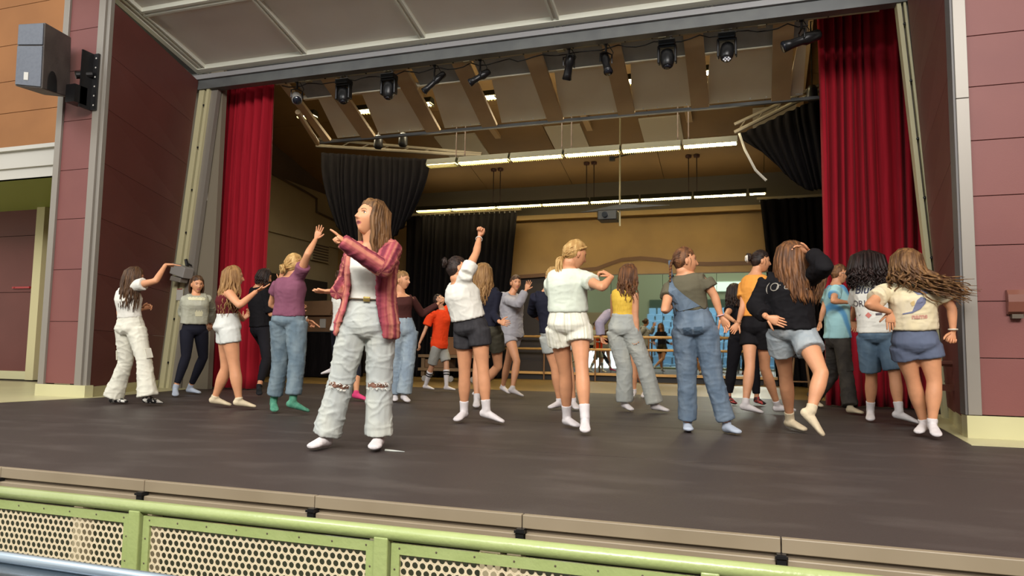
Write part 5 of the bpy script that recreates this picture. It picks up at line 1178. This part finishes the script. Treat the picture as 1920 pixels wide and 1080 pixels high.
# 6 the teacher in front
def ex_teacher(c):
    H, P, N, U = c['H'], c['P'], c['N'], c['U']
    mb = MB(); n = 40
    ts = [-.08, -.04, 0., .05, .16, .30, .44, .58, .72, .84, .92, .975]
    gapL = [60, 57, 54, 50, 44, 41, 40, 40, 42, 44, 50, 66]; og = []; ig = []
    for t, g in zip(ts, gapL):
        tt = max(t, .0); a = lerp([(q[0], q[1]) for q in TORSO], tt) * H; b = lerp([(q[0], q[2]) for q in TORSO], tt) * H
        a = max(a, .083 * H) if t < .85 else a; fl_ = .030 + max(0, .5 - t) * .045 if t < .9 else .014; k = smooth(.1, .8, t); sx = _nz(c['Sp'] * (1 - k) + c['Sd'] * k); fy = np.cross(U, sx)
        cc = P + (N - P) * t; ro = []; ri = []
        for i in range(n + 1):
            an = R_(90 + g * .62 + (360 - 1.75 * g) * i / n); rp = 1 + .045 * math.sin(an * 9 + t * 4) * max(0, .55 - t); hemz = -.03 * math.sin((i / n) * math.pi * 2 + .8) if t == ts[0] else 0
            d = sx * math.cos(an) * (a + fl_) * rp + fy * math.sin(an) * (b + fl_ + (.02 if math.sin(an) > 0 else 0)) * rp
            ro.append(cc + d + U * hemz); ri.append(cc + d * (1 - .018 / np.linalg.norm(d)) + U * hemz)
        og.append(ro); ig.append(ri)
    V = [p for r in og for p in r] + [p for r in ig for p in r]; m_ = n + 1; T_ = len(ts); o = T_ * m_
    F_ = []
    for i in range(T_ - 1):
        for j in range(n): F_.append((i * m_ + j, i * m_ + j + 1, (i + 1) * m_ + j + 1, (i + 1) * m_ + j)); F_.append((o + i * m_ + j, o + (i + 1) * m_ + j, o + (i + 1) * m_ + j + 1, o + i * m_ + j + 1))
        F_.append((i * m_, (i + 1) * m_, o + (i + 1) * m_, o + i * m_)); F_.append((i * m_ + n, o + i * m_ + n, o + (i + 1) * m_ + n, (i + 1) * m_ + n))
    for j in range(n): F_.append((j, o + j, o + j + 1, j + 1)); b0 = (T_ - 1) * m_; F_.append((b0 + j, b0 + j + 1, o + b0 + j + 1, o + b0 + j))
    mb.add(V, F_)
    for sh, e, w_ in ((c['SHR'], c['ER'], c['WR']), (c['SHL'], c['EL'], c['WL'])):
        mb.tube([sh * .5 + N * .5 - U * .022 * H, sh, sh + (e - sh) * .1], [.030 * H, .040 * H, .042 * H], 14)
        c['limb'](mb, sh, e, w_, [(0, .038), (.5, .036), (1, .032), (1.5, .029), (1.9, .025), (2.3, .024)], 0, 2.2, add=.004)
        u = _nz(w_ - e); mb.tube([w_ - u * .05, w_ - u * .005], [.030 * H, .028 * H], 14)
    q = N - c['F'] * .03 * H
    mb.tube([N + c['Sd'] * .06 * H + c['F'] * .05 * H - U * .03 * H, N + c['Sd'] * .062 * H - U * .0 * H, q - c['F'] * .02 * H + U * .01 * H, N - c['Sd'] * .062 * H - U * .0 * H, N - c['Sd'] * .06 * H + c['F'] * .05 * H - U * .03 * H], [.012 * H, .018 * H, .022 * H, .018 * H, .012 * H], 10)
    v, nn, f = remesh(mb, .0085, 3); v = wrinkle(v, nn, .007, 11, seed=2.)
    at = band_attr(c, v, [(P, N, .13, 0), (c['SHR'], c['ER'], .055, 3), (c['ER'], c['WR'], .05, 3), (c['SHL'], c['EL'], .055, 7), (c['EL'], c['WL'], .05, 7)])
    c['child'](v, f, 'overshirt', st_shirt, attr=at)
    # belt
    cb = P + (N - P) * .345; ring = []
    for a in np.linspace(0, 2 * math.pi, 33): ring.append(cb + c['Sp'] * math.cos(a) * .0965 * H * .93 + np.cross(U, c['Sp']) * math.sin(a) * .074 * H * .93)
    be = part_child(c, MB().tube(ring, [(.004, .012)] * 33, 8, ref=None), 'belt', mat('belt_brown', (96, 74, 46), .5)); fy = np.cross(U, c['Sp'])
    part_child(c, MB().obox(cb + fy * .072 * H, c['Sp'] * .022, fy * .004, U * .016), 'buckle', mat('brass', (190, 160, 90), .3, metal=.8), parent=be, bevel=.003)
    # ripped knees: dark opening and frayed threads
    rr = random.Random(9)
    for K, Hh, A in ((c['KR'], c['HR'], c['AR']), (c['KL'], c['HL'], c['AL'])):
        u = _nz(A - Hh); fy = _nz(c['Fp'] - u * c['Fp'].dot(u)); sx = np.cross(fy, u); rad = .0495 * H + .006; kc = K + u * .02
        P2 = []
        top_ = [(x, .014 + .006 * math.sin(x * 170)) for x in np.linspace(-.058, .058, 15)]; bot_ = [(x, -.014 + .005 * math.sin(x * 140 + 1)) for x in np.linspace(.058, -.058, 15)]
        P2 = [(a_ * 1.12, b_) for a_, b_ in top_ + bot_]
        stick_shape(c, c['bottom'], P2, [tuple(range(30))], kc, sx, -u, mat('skin_shadow', (122, 84, 66), .6), 'knee_tear', .003)
        mb = MB()
        for i in range(44):
            x = rr.uniform(-.068, .068); z = .014 if i % 2 else -.016; yy = math.sqrt(max(0, 1 - (x / .10) ** 2)) * rad + .006
            p = kc + sx * x + fy * yy - u * z; q = p + fy * .007 + sx * rr.uniform(-.012, .012) + u * rr.uniform(-.004, .024)
            mb.tube([p, (p + q) / 2 + fy * .005, q], [.0022, .0018, .0008], 4)
        part_child(c, mb, 'frayed_threads', c_white, parent=c['bottom'])
    for A in (c['AR'],): pass
    part_child(c, MB().ell(c['X']((-.083, .004, -.034)), (.005, .005, .006), 8, 6), 'earring', mat('pearl', (230, 226, 214), .2))
    # torn strip of hem lying on the floor
    t_ = floor_pt(722, 846); part_child(c, MB().tube([t_ + (0, 0, .006), t_ + np.array((.06, .01, .004)), t_ + np.array((.14, .0, .005))], [.008, .006, .002], 6), 'hem_strip', c_light, parent=c['bottom'])
    for t in (.38,):
        pass
person('woman in front in open striped maroon shirt, white top and ripped pale jeans pointing left', 1.70, 196, (694, 410), (699, 462), (689, 612), (232, 16, 0), 188,
       R=((648, 530), (634, 546), (603, 547), (1, -1, 0)), L=((718, 503), (655, 461), (634, 443), (-1, -1, 0)), kR=(640, 714), kL=(711, 714), fR=((612, 817), (584, 841), .02, 1), fL=((710, 818), (701, 843), .02, 1), sR=(665, 476), sL=(735, 466),
       hair=dict(style='loose', length=.32, wave=.006, n=100, vol=1.3, fringe=.076, wind=(.08, .10, 0), gap=(96, 62), tipe=4, cap=.018, shag=.2), hair_m=hairmat('hair_teacher', (84, 58, 34), (126, 90, 54)), mouth=.6, det=2,
       top=dict(name='white_top', m=c_white, t0=.30, slv=0, ease=.008, boxy=.1, amp=.003, strap=True), bottom=dict(name='ripped_jeans', m=c_light, kind='wide', end=1.97, amp=.012, mul=.92, t1=.37, freq=9, ease=.008, wm=1.0), socks=(k_white, 1.95), hands=('open', 'point'), palms=((0, .1, 1), (0, .3, -1)), extras=ex_teacher)

# 7 partly hidden behind her
person('white-topped dancer in dark capri leggings mostly hidden behind the front woman, one pink sock', 1.60, 60, (652, 520), (644, 545), (640, 622), (70, 0, 0), None,
       R=((662, 585), (672, 600), (680, 605), (1, 1, 0)), L=((628, 580), (640, 600), (652, 605), (1, 1, 0)), kR=(668, 680), kL=(632, 672), fR=((668, 737), (688, 751)), fL=((624, 690), (604, 702), .28, -1), hair=dict(style='bun', cap=.009), hair_m=H_brown,
       top=dict(name='t_shirt', m=c_white, t0=.02, slv=.45, ease=.012, boxy=.4), bottom=dict(name='capri_leggings', m=c_legging, kind='legging', end=1.5, ease=.004, amp=.002), socks=(k_pink, 1.95, ('pink_sock', 'white_shoe'), (k_pink, k_white)))
# 9 brown long sleeve
person('girl in brown long-sleeved scoop top and loose blue jeans, hand raised by her ear', 1.62, 165, (755, 526), (751, 552), (756, 620), (125, 0, 0), None,
       R=((733, 578), (737, 553), (734, 536), (1, 1, 0)), L=((792, 589), (823, 569), (835, 560), (1, 1, 0)), kR=(744, 673), kL=(766, 673), fR=((742, 738), (740, 752)), fL=((757, 740), (765, 754)), sR=(734, 562), sL=(772, 560),
       hair=dict(style='bun', tie=(-.02, -.06, .10), bunr=.03, cap=.009), hair_m=H_dblonde, top=dict(name='long_sleeve_top', m=c_brown, t0=.26, slv=1.9, ease=.006, sease=.006, boxy=0, amp=.003, t1=.93), bottom=dict(name='jeans', m=cloth('denim_sky', (132, 146, 158), (156, 168, 174), 8, .35, 18), kind='wide', amp=.010, mul=1.0), socks=(k_white, 1.97), hands=('open', 'relaxed'), palms=((0, -1, 0), DN))
# 10 boy
person('boy in orange-red tee and grey shorts leaning back, knee socks with dark stripes', 1.30, 120, (823, 563), (829, 580), (824, 647), (110, 38, -12), None,
       R=((796, 622), (786, 645), (787, 662), (0, -1, 0)), L=((852, 574), (866, 566), (874, 560), (1, 1, 0)), kR=(810, 685), kL=(837, 680), fR=((798, 722), (815, 732)), fL=((837, 724), (857, 734)), sR=(808, 591), sL=(840, 578), skin_c=(196, 144, 110), w=1.0,
       hair=dict(style='short', cap=.009), hair_m=H_dark, top=dict(name='t_shirt', m=c_red, t0=-.08, slv=.62, ease=.026, sease=.022, boxy=.9, amp=.007), bottom=dict(name='shorts', m=c_gshort, kind='shorts', end=.92, hem=.014, ease=.014, amp=.006), socks=(k_white, 1.3, 'knee_sock', None, (1.38, 1.48)))
# 11 white tee fist up
person('girl with dark bun in white tee and charcoal shorts punching her fist up', 1.64, 52, (858, 505), (858, 530), (884, 616), (76, 8, -8), 40,
       R=((893, 474), (899, 444), (905, 422), (1, 1, 0)), L=((853, 570), (868, 590), (880, 600), (1, 1, 0)), kR=(906, 696), kL=(871, 702), fR=((912, 769), (942, 793), .02, 1), fL=((870, 770), (856, 790), .02, 1), sR=(874, 514), sL=(850, 540),
       hair=dict(style='bun', tie=(0, -.085, .075), bunr=.034, cap=.010), hair_m=H_dark, top=dict(name='t_shirt', m=c_white, t0=.22, slv=.42, ease=.022, boxy=.8, amp=.008), bottom=dict(name='denim_shorts', m=c_char, kind='shorts', end=.40, t1=.42, hem=.018, ease=.010), socks=(k_white, 1.72), hands=('fist', 'relaxed'), palms=((-.3, -1, 0), None), extras=lambda c: bracelet(c, 'R', c_white, 'bracelet', .85, .004))
# 12 behind 11
person('long-haired dancer in dark top behind the girl with raised fist, one foot kicked back', 1.62, 20, (906, 513), (911, 540), (916, 624), (10, 0, 0), None,
       R=((925, 590), (937, 604), (956, 606), (-1, -1, -1)), L=((890, 580), (900, 600), (905, 610), (1, 1, 0)), kR=(934, 687), kL=(895, 686), fR=((900, 727), (890, 741), .12, 1), fL=((894, 748), (893, 764), .02, 1), dd=.0,
       hair=dict(style='loose', length=.36, wave=.012, n=60, vol=1.1), hair_m=H_dblonde, top=dict(name='long_sleeve_top', m=c_navy, t0=.15, slv=1.85, ease=.012, sease=.008), bottom=dict(name='shorts', m=c_oliveshort, kind='shorts', end=.5, hem=.02), socks=(k_white, 1.85), hands=('relaxed', 'relaxed'), palms=((-.6, .6, 0), None))
# 13 grey hoodie
person('smiling girl in oversized pale grey hoodie and matching shorts, palm raised', 1.60, 125, (967, 531), (958, 553), (960, 628), (160, 0, 0), None,
       R=((972, 570), (986, 544), (994, 524), (-1, 1, 0)), L=((955, 585), (962, 600), (966, 610), (1, 1, 0)), kR=(969, 678), kL=(951, 684), fR=((961, 728), (982, 746)), fL=((943, 724), (955, 738), .02, 1), sR=(950, 562),
       hair=dict(style='bun', cap=.014, tie=(0, -.11, .02), bunr=.028, fringe=.066), hair_m=H_brown, top=dict(name='hoodie', m=c_grey, t0=-.06, slv=1.85, ease=.036, sease=.026, boxy=1, amp=.010, hood=True), bottom=dict(name='shorts', m=c_grey, kind='shorts', end=.30, hem=.014, ease=.012, t1=.2), socks=(k_white, 1.93), hands=('open', 'relaxed'), palms=((0, -1, 0), None))
# 14 navy top behind the mint tee
person('dancer in navy sweatshirt and grey shorts with blonde ponytail behind the mint tee', 1.62, 345, (1036, 520), (1026, 545), (1040, 627), (350, 0, 0), None,
       R=((1062, 590), (1066, 606), (1068, 612), (1, 1, 0)), L=((997, 583), (1012, 600), (1022, 606), (1, 1, 0)), kR=(1066, 690), kL=(1041, 690), fR=((1075, 752), (1082, 768), .02, 1), fL=((1049, 752), (1031, 766), .02, 1), sL=(1004, 556),
       hair=dict(style='pony', tie=(-.045, -.09, .0), tail=.34, cap=.011, wave=.005, thick=1.5), hair_m=H_blonde, top=dict(name='sweatshirt', m=c_navy, t0=.05, slv=1.4, ease=.018, sease=.014, boxy=.6), bottom=dict(name='denim_shorts', m=c_pale, kind='shorts', end=.5, hem=.02), socks=(k_white, 1.9))
# 15 mint tee
def ex_braid(c):
    mb = MB(); 
    for sx in (-1, 1):
        pts = [c['X']((sx * .05, .06, .075)), c['X']((sx * .082, .01, .045)), c['X']((sx * .07, -.06, .0)), c['X']((0, -.108, -.02))]
        for i in range(len(pts) - 1):
            for j in range(5): p = pts[i] + (pts[i + 1] - pts[i]) * j / 5; mb.ell(p, (.011, .011, .011), 8, 5)
    part_child(c, mb, 'crown_braid', H_blonde, parent=c['hair'])
person('tall blonde in pale mint tee and white ribbed shorts, fist at chin height', 1.68, 12, (1078, 477), (1062, 503), (1066, 610), (62, -14, 0), 6,
       R=((1129, 539), (1147, 519), (1134, 511), (-1, 1, 0)), L=((1040, 560), (1052, 575), (1060, 580), (1, 1, 0)), kR=(1091, 690), kL=(1060, 698), fR=((1097, 784), (1097, 811), .03, 1), fL=((1063, 782), (1082, 801), .02, 1), sR=(1093, 521), sL=(1033, 531), w=1.02,
       hair=dict(style='pony', tie=(-.02, -.09, -.05), tail=.20, cap=.012, wave=.006), hair_m=H_blonde, top=dict(name='t_shirt', m=c_mint, t0=.24, slv=.5, ease=.022, boxy=.7, amp=.008), bottom=dict(name='ribbed_shorts', m=st_short, kind='shorts', end=.38, t1=.42, hem=.022, ease=.016, band=True), socks=(k_white, 1.72), hands=('curl', 'relaxed'), palms=((-1, 0, -.4), None), extras=ex_braid)
# 16 yellow tank
person('girl in yellow sleeveless top and pale grey jeans, long brown wavy hair, seen from behind', 1.60, 20, (1180, 515), (1170, 540), (1168, 618), (68, -2, 0), 15,
       R=((1192, 596), (1195, 625), (1193, 643), (0, 0, 0)), L=((1150, 593), (1156, 611), (1166, 620), (1, 1, 0)), kR=(1208, 684), kL=(1171, 690), fR=((1228, 757), (1252, 772), .02, 1), fL=((1171, 754), (1184, 770), .02, 1), sR=(1190, 549), sL=(1152, 552), skin_c=(206, 148, 112),
       hair=dict(style='loose', length=.30, wave=.014, n=60, vol=1.1), hair_m=H_chest, top=dict(name='sleeveless_top', m=c_yellow, t0=.30, slv=0, ease=.005, boxy=.1, amp=.004, strap=False, t1=.97), bottom=dict(name='jeans', m=c_pale, kind='wide', amp=.010, mul=1.0, t1=.38, ease=.013), socks=(k_white, 1.98))
# 17 lilac sleeve behind 16
person('bent-over dancer with lilac-grey sleeve half hidden behind the yellow top', 1.58, 300, (1161, 562), (1158, 578), (1186, 634), (280, -20, 0), None,
       R=((1148, 612), (1156, 628), (1160, 636), (1, 1, 0)), L=((1124, 607), (1127, 632), (1132, 644), (-1, 0, 0)), kR=(1196, 690), kL=(1188, 690), fR=((1210, 732), (1206, 745)), fL=((1189, 732), (1184, 745)), sL=(1140, 588),
       hair=dict(style='bun', cap=.009), hair_m=H_brown, top=dict(name='sweater', m=c_lilac, t0=.05, slv=1.85, ease=.020, sease=.022, boxy=.6, puff=.01), bottom=dict(name='shorts', m=c_pale, kind='shorts', end=.4), socks=(k_white, 1.93))
# 18 overalls
def ex_over(c):
    H, P, N, U = c['H'], c['P'], c['N'], c['U']; g = c['top']; m = c['bottom'].data.materials[0]
    cen = P + (N - P) * .55
    # back bib: wedge from the waist up to the left shoulder, then the strap
    P2 = [(-.135, -.10), (.13, -.12), (.10, -.075), (.0, .03), (-.075, .12), (-.10, .19), (-.125, .20), (-.128, .05)]
    o = stick_shape(c, g, P2, [tuple(range(8))], cen, c['Sd'], U, m, 'back_bib', .009)
    P2 = [(-.125, .19), (-.10, .19), (-.088, .34), (-.115, .34)]
    stick_shape(c, g, P2, [(0, 1, 2, 3)], cen, c['Sd'], U, m, 'strap', .008)
    a = N - c['Sd'] * .07 * H; part_child(c, MB().tube([a - c['F'] * .05, a + U * .012 + c['F'] * .0, a + c['F'] * .05 - U * .02], [(.016, .005)] * 3, 8, ref=c['Sd']), 'strap', m)
    q = cen - c['Sd'] * .118 - c['F'] * .085 + U * .12; part_child(c, MB().tube([q, q - U * .1 - c['Sd'] * .004, q - U * .24], [(.010, .004)] * 3, 6, ref=c['Sd']), 'loose_strap', m)
    bracelet(c, 'R', mat('bracelet_pink', (214, 170, 170), .5), 'bracelet', .93, .005)
    for sx in (-1, 1):
        P2 = [(sx * .045 - .034, -.03), (sx * .045 + .034, -.03), (sx * .045 + .034, .035), (sx * .045 - .034, .035)]
        stick_shape(c, c['bottom'], [(a, b) for a, b in P2], [(0, 1, 2, 3)], P - U * .015, c['Sp'], U, cloth('denim_pocket', (80, 96, 112), None, 9), 'back_pocket', .008)
person('braided girl in olive tee and blue denim overalls with one strap down, back turned', 1.66, 12, (1284, 490), (1284, 513), (1302, 614), (74, 4, 0), 5,
       R=((1340, 556), (1352, 594), (1360, 606), (0, 0, 0)), L=((1246, 582), (1262, 572), (1272, 568), (-1, 1, 0)), kR=(1337, 707), kL=(1288, 707), fR=((1363, 795), (1384, 813), .02, 1), fL=((1289, 794), (1291, 808), .02, 1), sR=(1321, 525), sL=(1258, 537), w=1.0,
       hair=dict(style='braid', tie=(0, -.10, .015), tail=.23, cap=.009), hair_m=H_chest, top=dict(name='t_shirt', m=c_olive, t0=.33, slv=.48, ease=.012, boxy=.4, amp=.006), bottom=dict(name='overalls', m=c_denimd, kind='straight', amp=.011, mul=.98, t1=.385, ease=.016, end=1.92), socks=(k_blue, 1.96), hands=('relaxed', 'relaxed'), extras=ex_over)
# 19 dark dancer behind orange tee
person('dark-haired dancer in black leaning away behind the tangerine tee, red floral shoe', 1.60, 340, (1377, 549), (1384, 572), (1392, 634), (330, 0, 0), None,
       R=((1404, 610), (1408, 630), (1410, 640), (1, 1, 0)), L=((1361, 592), (1378, 603), (1386, 612), (-1, -1, 0)), kR=(1414, 692), kL=(1372, 692), fR=((1419, 746), (1432, 759)), fL=((1366, 744), (1378, 758)), sL=(1371, 577),
       hair=dict(style='loose', length=.20, wave=.01, n=50, vol=1.1), hair_m=H_dark, top=dict(name='black_tee', m=c_black, t0=.1, slv=.4, ease=.014), bottom=dict(name='black_trousers', m=c_blackp, kind='legging', ease=.012), socks=(k_flor, 1.97, 'floral_shoe'))
# 20 orange tee
def ex_claw(c):
    t = c['X']((-.0, -.125, .035)); mb = MB()
    for sx in (-1, 1):
        mb.tube([c['X']((sx * .012, -.12, .07)), c['X']((sx * .024, -.150, .05)), c['X']((sx * .026, -.152, .01)), c['X']((sx * .012, -.135, -.02))], [.006, .011, .010, .004], 8)
    mb.tube([c['X']((-.02, -.15, .03)), c['X']((.02, -.15, .03))], .008, 8); part_child(c, mb, 'claw_clip', mat('clip_white', (226, 216, 200), .35), parent=c['hair'])
person('girl in tangerine tee and black shorts with dark hair in a white claw clip', 1.66, 38, (1426, 490), (1416, 514), (1418, 614), (74, -2, 0), 30,
       R=((1440, 575), (1448, 590), (1456, 594), (1, 1, 0)), L=((1393, 575), (1384, 606), (1376, 617), (-1, 0, 0)), kR=(1434, 690), kL=(1406, 688), fR=((1458, 760), (1500, 775), .02, 1), fL=((1398, 757), (1436, 780), .02, 1), sR=(1438, 530), sL=(1396, 533),
       hair=dict(style='clip', tie=(0, -.10, .04), bunr=.032, cap=.011), hair_m=H_dark, top=dict(name='t_shirt', m=c_orange, t0=.22, slv=.6, ease=.018, boxy=.6, sease=.016), bottom=dict(name='shorts', m=c_black, kind='shorts', end=.46, hem=.014), socks=(k_white, 1.86), extras=ex_claw)
# 21 black sweatshirt
def ex_script(c):
    cen = c['P'] + (c['N'] - c['P']) * .80; m = mat('print_grey', (150, 142, 130), .7)
    stick_text(c, c['top'], '(O', cen - c['Sd'] * .135 - c['U'] * .02, c['Sd'], c['U'], .10, m, 'back_lettering', .006, shear=.2, bold=-.001)
    stick_text(c, c['top'], 'r d', cen - c['Sd'] * .055 - c['U'] * .01, c['Sd'], c['U'], .085, m, 'back_lettering', .006, shear=.3, bold=-.001)
    P2 = [(-.07, .052), (.06, .058), (.06, .066), (-.07, .060)]; stick_shape(c, c['top'], P2, [(0, 1, 2, 3)], cen, c['Sd'], c['U'], m, 'back_lettering', .006)
    P2 = [(.0, -.02), (.07, -.03), (.13, -.028), (.13, -.037), (.07, -.04), (.0, -.032)]; stick_shape(c, c['top'], P2, [tuple(range(6))], cen, c['Sd'], c['U'], m, 'back_lettering', .006)
person('long-haired girl in black printed sweatshirt, hand on hip, light denim shorts', 1.66, 4, (1484, 482), (1482, 512), (1483, 622), (14, 0, 4), 8,
       R=((1546, 500), (1518, 472), (1502, 468), (-1, 1, 0)), L=((1416, 574), (1438, 595), (1453, 600), (0, -1, 0)), kR=(1540, 700), kL=(1473, 702), fR=((1520, 772), (1540, 817), .06, 1), fL=((1481, 786), (1508, 808), .02, 1), sR=(1519, 520), sL=(1440, 527), w=1.03,
       hair=dict(style='loose', length=.37, wave=.006, n=110, vol=1.4, gap=40, wind=(.26, 0, 0), tipe=8, shag=.10, cap=.018), hair_m=hairmat('hair_ombre', (86, 58, 40), (134, 88, 50)), top=dict(name='sweatshirt', m=c_black, t0=.06, slv=1.82, ease=.032, sease=.022, boxy=.9, amp=.011, puff=.006), bottom=dict(name='denim_shorts', m=c_lshort, kind='shorts', end=.46, t1=.3, hem=.026, ease=.012, amp=.007), socks=(k_cream, 1.82), hands=('relaxed', 'flat'), palms=(None, (0, 1, 0)), kd=(-.1, 0), extras=ex_script)
# 22 light blue tie-dye
def ex_glass(c):
    mb = MB(); X = c['X']
    for sx in (-1, 1): mb.tube([X((sx * .031 + .017 * math.cos(a), .103, .006 + .014 * math.sin(a))) for a in np.linspace(0, 2 * math.pi, 15)], .0016, 5); mb.tube([X((sx * .048, .101, .010)), X((sx * .078, .04, .008)), X((sx * .081, -.01, .008))], .0018, 5)
    mb.tube([X((-.014, .104, .008)), X((.014, .104, .008))], .0016, 5); part_child(c, mb, 'glasses', mat('frame_clear', (196, 190, 180), .3))
    ex_cargo(c)
person('girl with long ponytail and glasses in pale blue tie-dye tee and charcoal cargo trousers', 1.58, 62, (1574, 514), (1567, 533), (1571, 638), (80, -4, 0), 58,
       R=((1562, 565), (1590, 567), (1604, 564), (-1, 1, 0)), L=((1544, 582), (1538, 603), (1536, 614), (-1, 0, 0)), kR=(1586, 700), kL=(1560, 704), fR=((1594, 763), (1616, 776), .02, 1), fL=((1524, 748), (1540, 763), .02, 1), sR=(1567, 544), sL=(1552, 550),
       hair=dict(style='pony', tie=(0, -.10, .02), tail=.46, cap=.012, wave=.012, thick=1.5, wind=(-.45, 0, 0)), hair_m=hairmat('hair_honey', (84, 52, 34), (134, 94, 58)), top=dict(name='tie_dye_tee', m=tie, t0=.04, slv=.5, ease=.022, boxy=.9, sease=.018), bottom=dict(name='cargo_trousers', m=c_cargo, kind='wide', amp=.011, mul=.92), socks=(k_cream, 1.98, 'shoe'), extras=ex_glass)
# 23 curly hair white printed tee
def ex_blue(c):
    cen = c['P'] + (c['N'] - c['P']) * .66; m = mat('print_navy', (58, 60, 84), .7); m2 = mat('print_greybrown', (96, 88, 92), .7); m3 = mat('print_coral', (206, 120, 108), .7)
    stick_text(c, c['top'], 'Blue', cen - c['Sd'] * .05 + c['U'] * .09, c['Sd'], c['U'], .11, m, 'back_lettering', .005, shear=.25, bold=.001)
    P2 = [(-.02, .035), (.10, .07), (.11, .05), (.06, .03)]; stick_shape(c, c['top'], P2, [(0, 1, 2, 3)], cen, c['Sd'], c['U'], m, 'back_print')
    stick_text(c, c['top'], 'ORKO', cen - c['Sd'] * .06 - c['U'] * .045, c['Sd'], c['U'], .085, m2, 'back_lettering', .005, bold=.001)
    P2 = [(-.03, -.16), (.0, -.13), (.03, -.16), (.0, -.19)]; stick_shape(c, c['top'], [(a - .03, b) for a, b in P2], [(0, 1, 2, 3)], cen, c['Sd'], c['U'], m3, 'back_print')
    P2 = [(.035, -.145), (.09, -.14), (.09, -.165), (.035, -.165)]; stick_shape(c, c['top'], P2, [(0, 1, 2, 3)], cen, c['Sd'], c['U'], m2, 'back_print')
    P2 = [(-.13, -.15), (-.115, -.165), (-.10, -.14), (-.115, -.158)]; stick_shape(c, c['top'], P2, [(0, 1, 2, 3)], cen, c['Sd'], c['U'], m2, 'back_print')
person('dancer with big dark curly hair in white printed tee and long denim shorts', 1.66, 12, (1627, 497), (1634, 522), (1645, 628), (20, -4, 0), 5,
       R=((1684, 580), (1690, 610), (1692, 625), (1, 1, 0)), L=((1603, 580), (1598, 600), (1602, 610), (1, 1, 0)), kR=(1678, 704), kL=(1634, 706), fR=((1686, 772), (1723, 796), .02, 1), fL=((1632, 770), (1632, 789), .02, 1), sR=(1668, 538), sL=(1608, 545), w=1.0,
       hair=dict(style='curly', length=.22, wave=.022, n=96, vol=1.7, cap=.03, gap=50, thick=.9), hair_m=H_curly, top=dict(name='printed_tee', m=c_white, t0=.06, slv=.62, ease=.024, boxy=1, sease=.022, amp=.009), bottom=dict(name='knee_shorts', m=c_dshort, kind='shorts', end=.86, hem=.020, ease=.014), socks=(k_white, 1.72), extras=ex_blue)
# 24 cream printed tee hair flying
def ex_cream(c):
    cen = c['P'] + (c['N'] - c['P']) * .62; m = mat('print_slate', (112, 114, 138), .7); m2 = mat('print_rose', (196, 142, 124), .7); m3 = mat('print_sand', (206, 176, 120), .7)
    P2 = [(-.09, -.055), (-.02, -.04), (.02, .05), (.05, .075), (.085, .06), (.08, .02), (.04, -.025), (-.02, -.055), (-.09, -.065)]
    stick_shape(c, c['top'], P2, [tuple(range(9))], cen, c['Sd'], c['U'], m, 'back_print')
    stick_text(c, c['top'], 'nams', cen + c['Sd'] * .03 - c['U'] * .085, c['Sd'], c['U'], .055, m2, 'back_lettering', .005, bold=.002)
    P2 = [(.0, .12), (.09, .13), (.12, .10), (.03, .09)]; stick_shape(c, c['top'], P2, [(0, 1, 2, 3)], cen, c['Sd'], c['U'], m, 'back_print')
    P2 = [(-.03, .03), (.0, .05), (.0, .01), (-.02, -.0)]; stick_shape(c, c['top'], P2, [(0, 1, 2, 3)], cen, c['Sd'], c['U'], m3, 'back_print')
    bracelet(c, 'R', mat('watch_cream', (206, 196, 176), .4), 'watch', .9, .007)
person('dancer with long wavy hair flying sideways in cream printed tee and slate-blue shorts', 1.66, 354, (1700, 496), (1708, 528), (1716, 645), (345, -6, 0), 352,
       R=((1785, 579), (1787, 622), (1780, 648), (0, 0, 0)), L=((1628, 572), (1669, 585), (1671, 612), (-1, 1, 0)), kR=(1752, 716), kL=(1712, 714), fR=((1748, 792), (1757, 819), .03, 1), fL=((1732, 792), (1722, 813), .03, 1), sR=(1766, 548), sL=(1658, 548), w=1.06,
       hair=dict(style='loose', length=.46, wave=.026, n=120, vol=1.35, wind=(2.1, -.1, .72), gap=45, calm=.28, tipe=3, cap=.02), hair_m=H_wavy, top=dict(name='printed_tee', m=c_cream, t0=.24, slv=.55, ease=.024, boxy=.8, sease=.020, amp=.010), bottom=dict(name='shorts', m=c_bshort, kind='shorts', end=.36, t1=.36, hem=.022, ease=.012, amp=.006), socks=(k_white, 1.9), hands=('fist', 'flat'), palms=(None, (0, 1, 0)), extras=ex_cream)
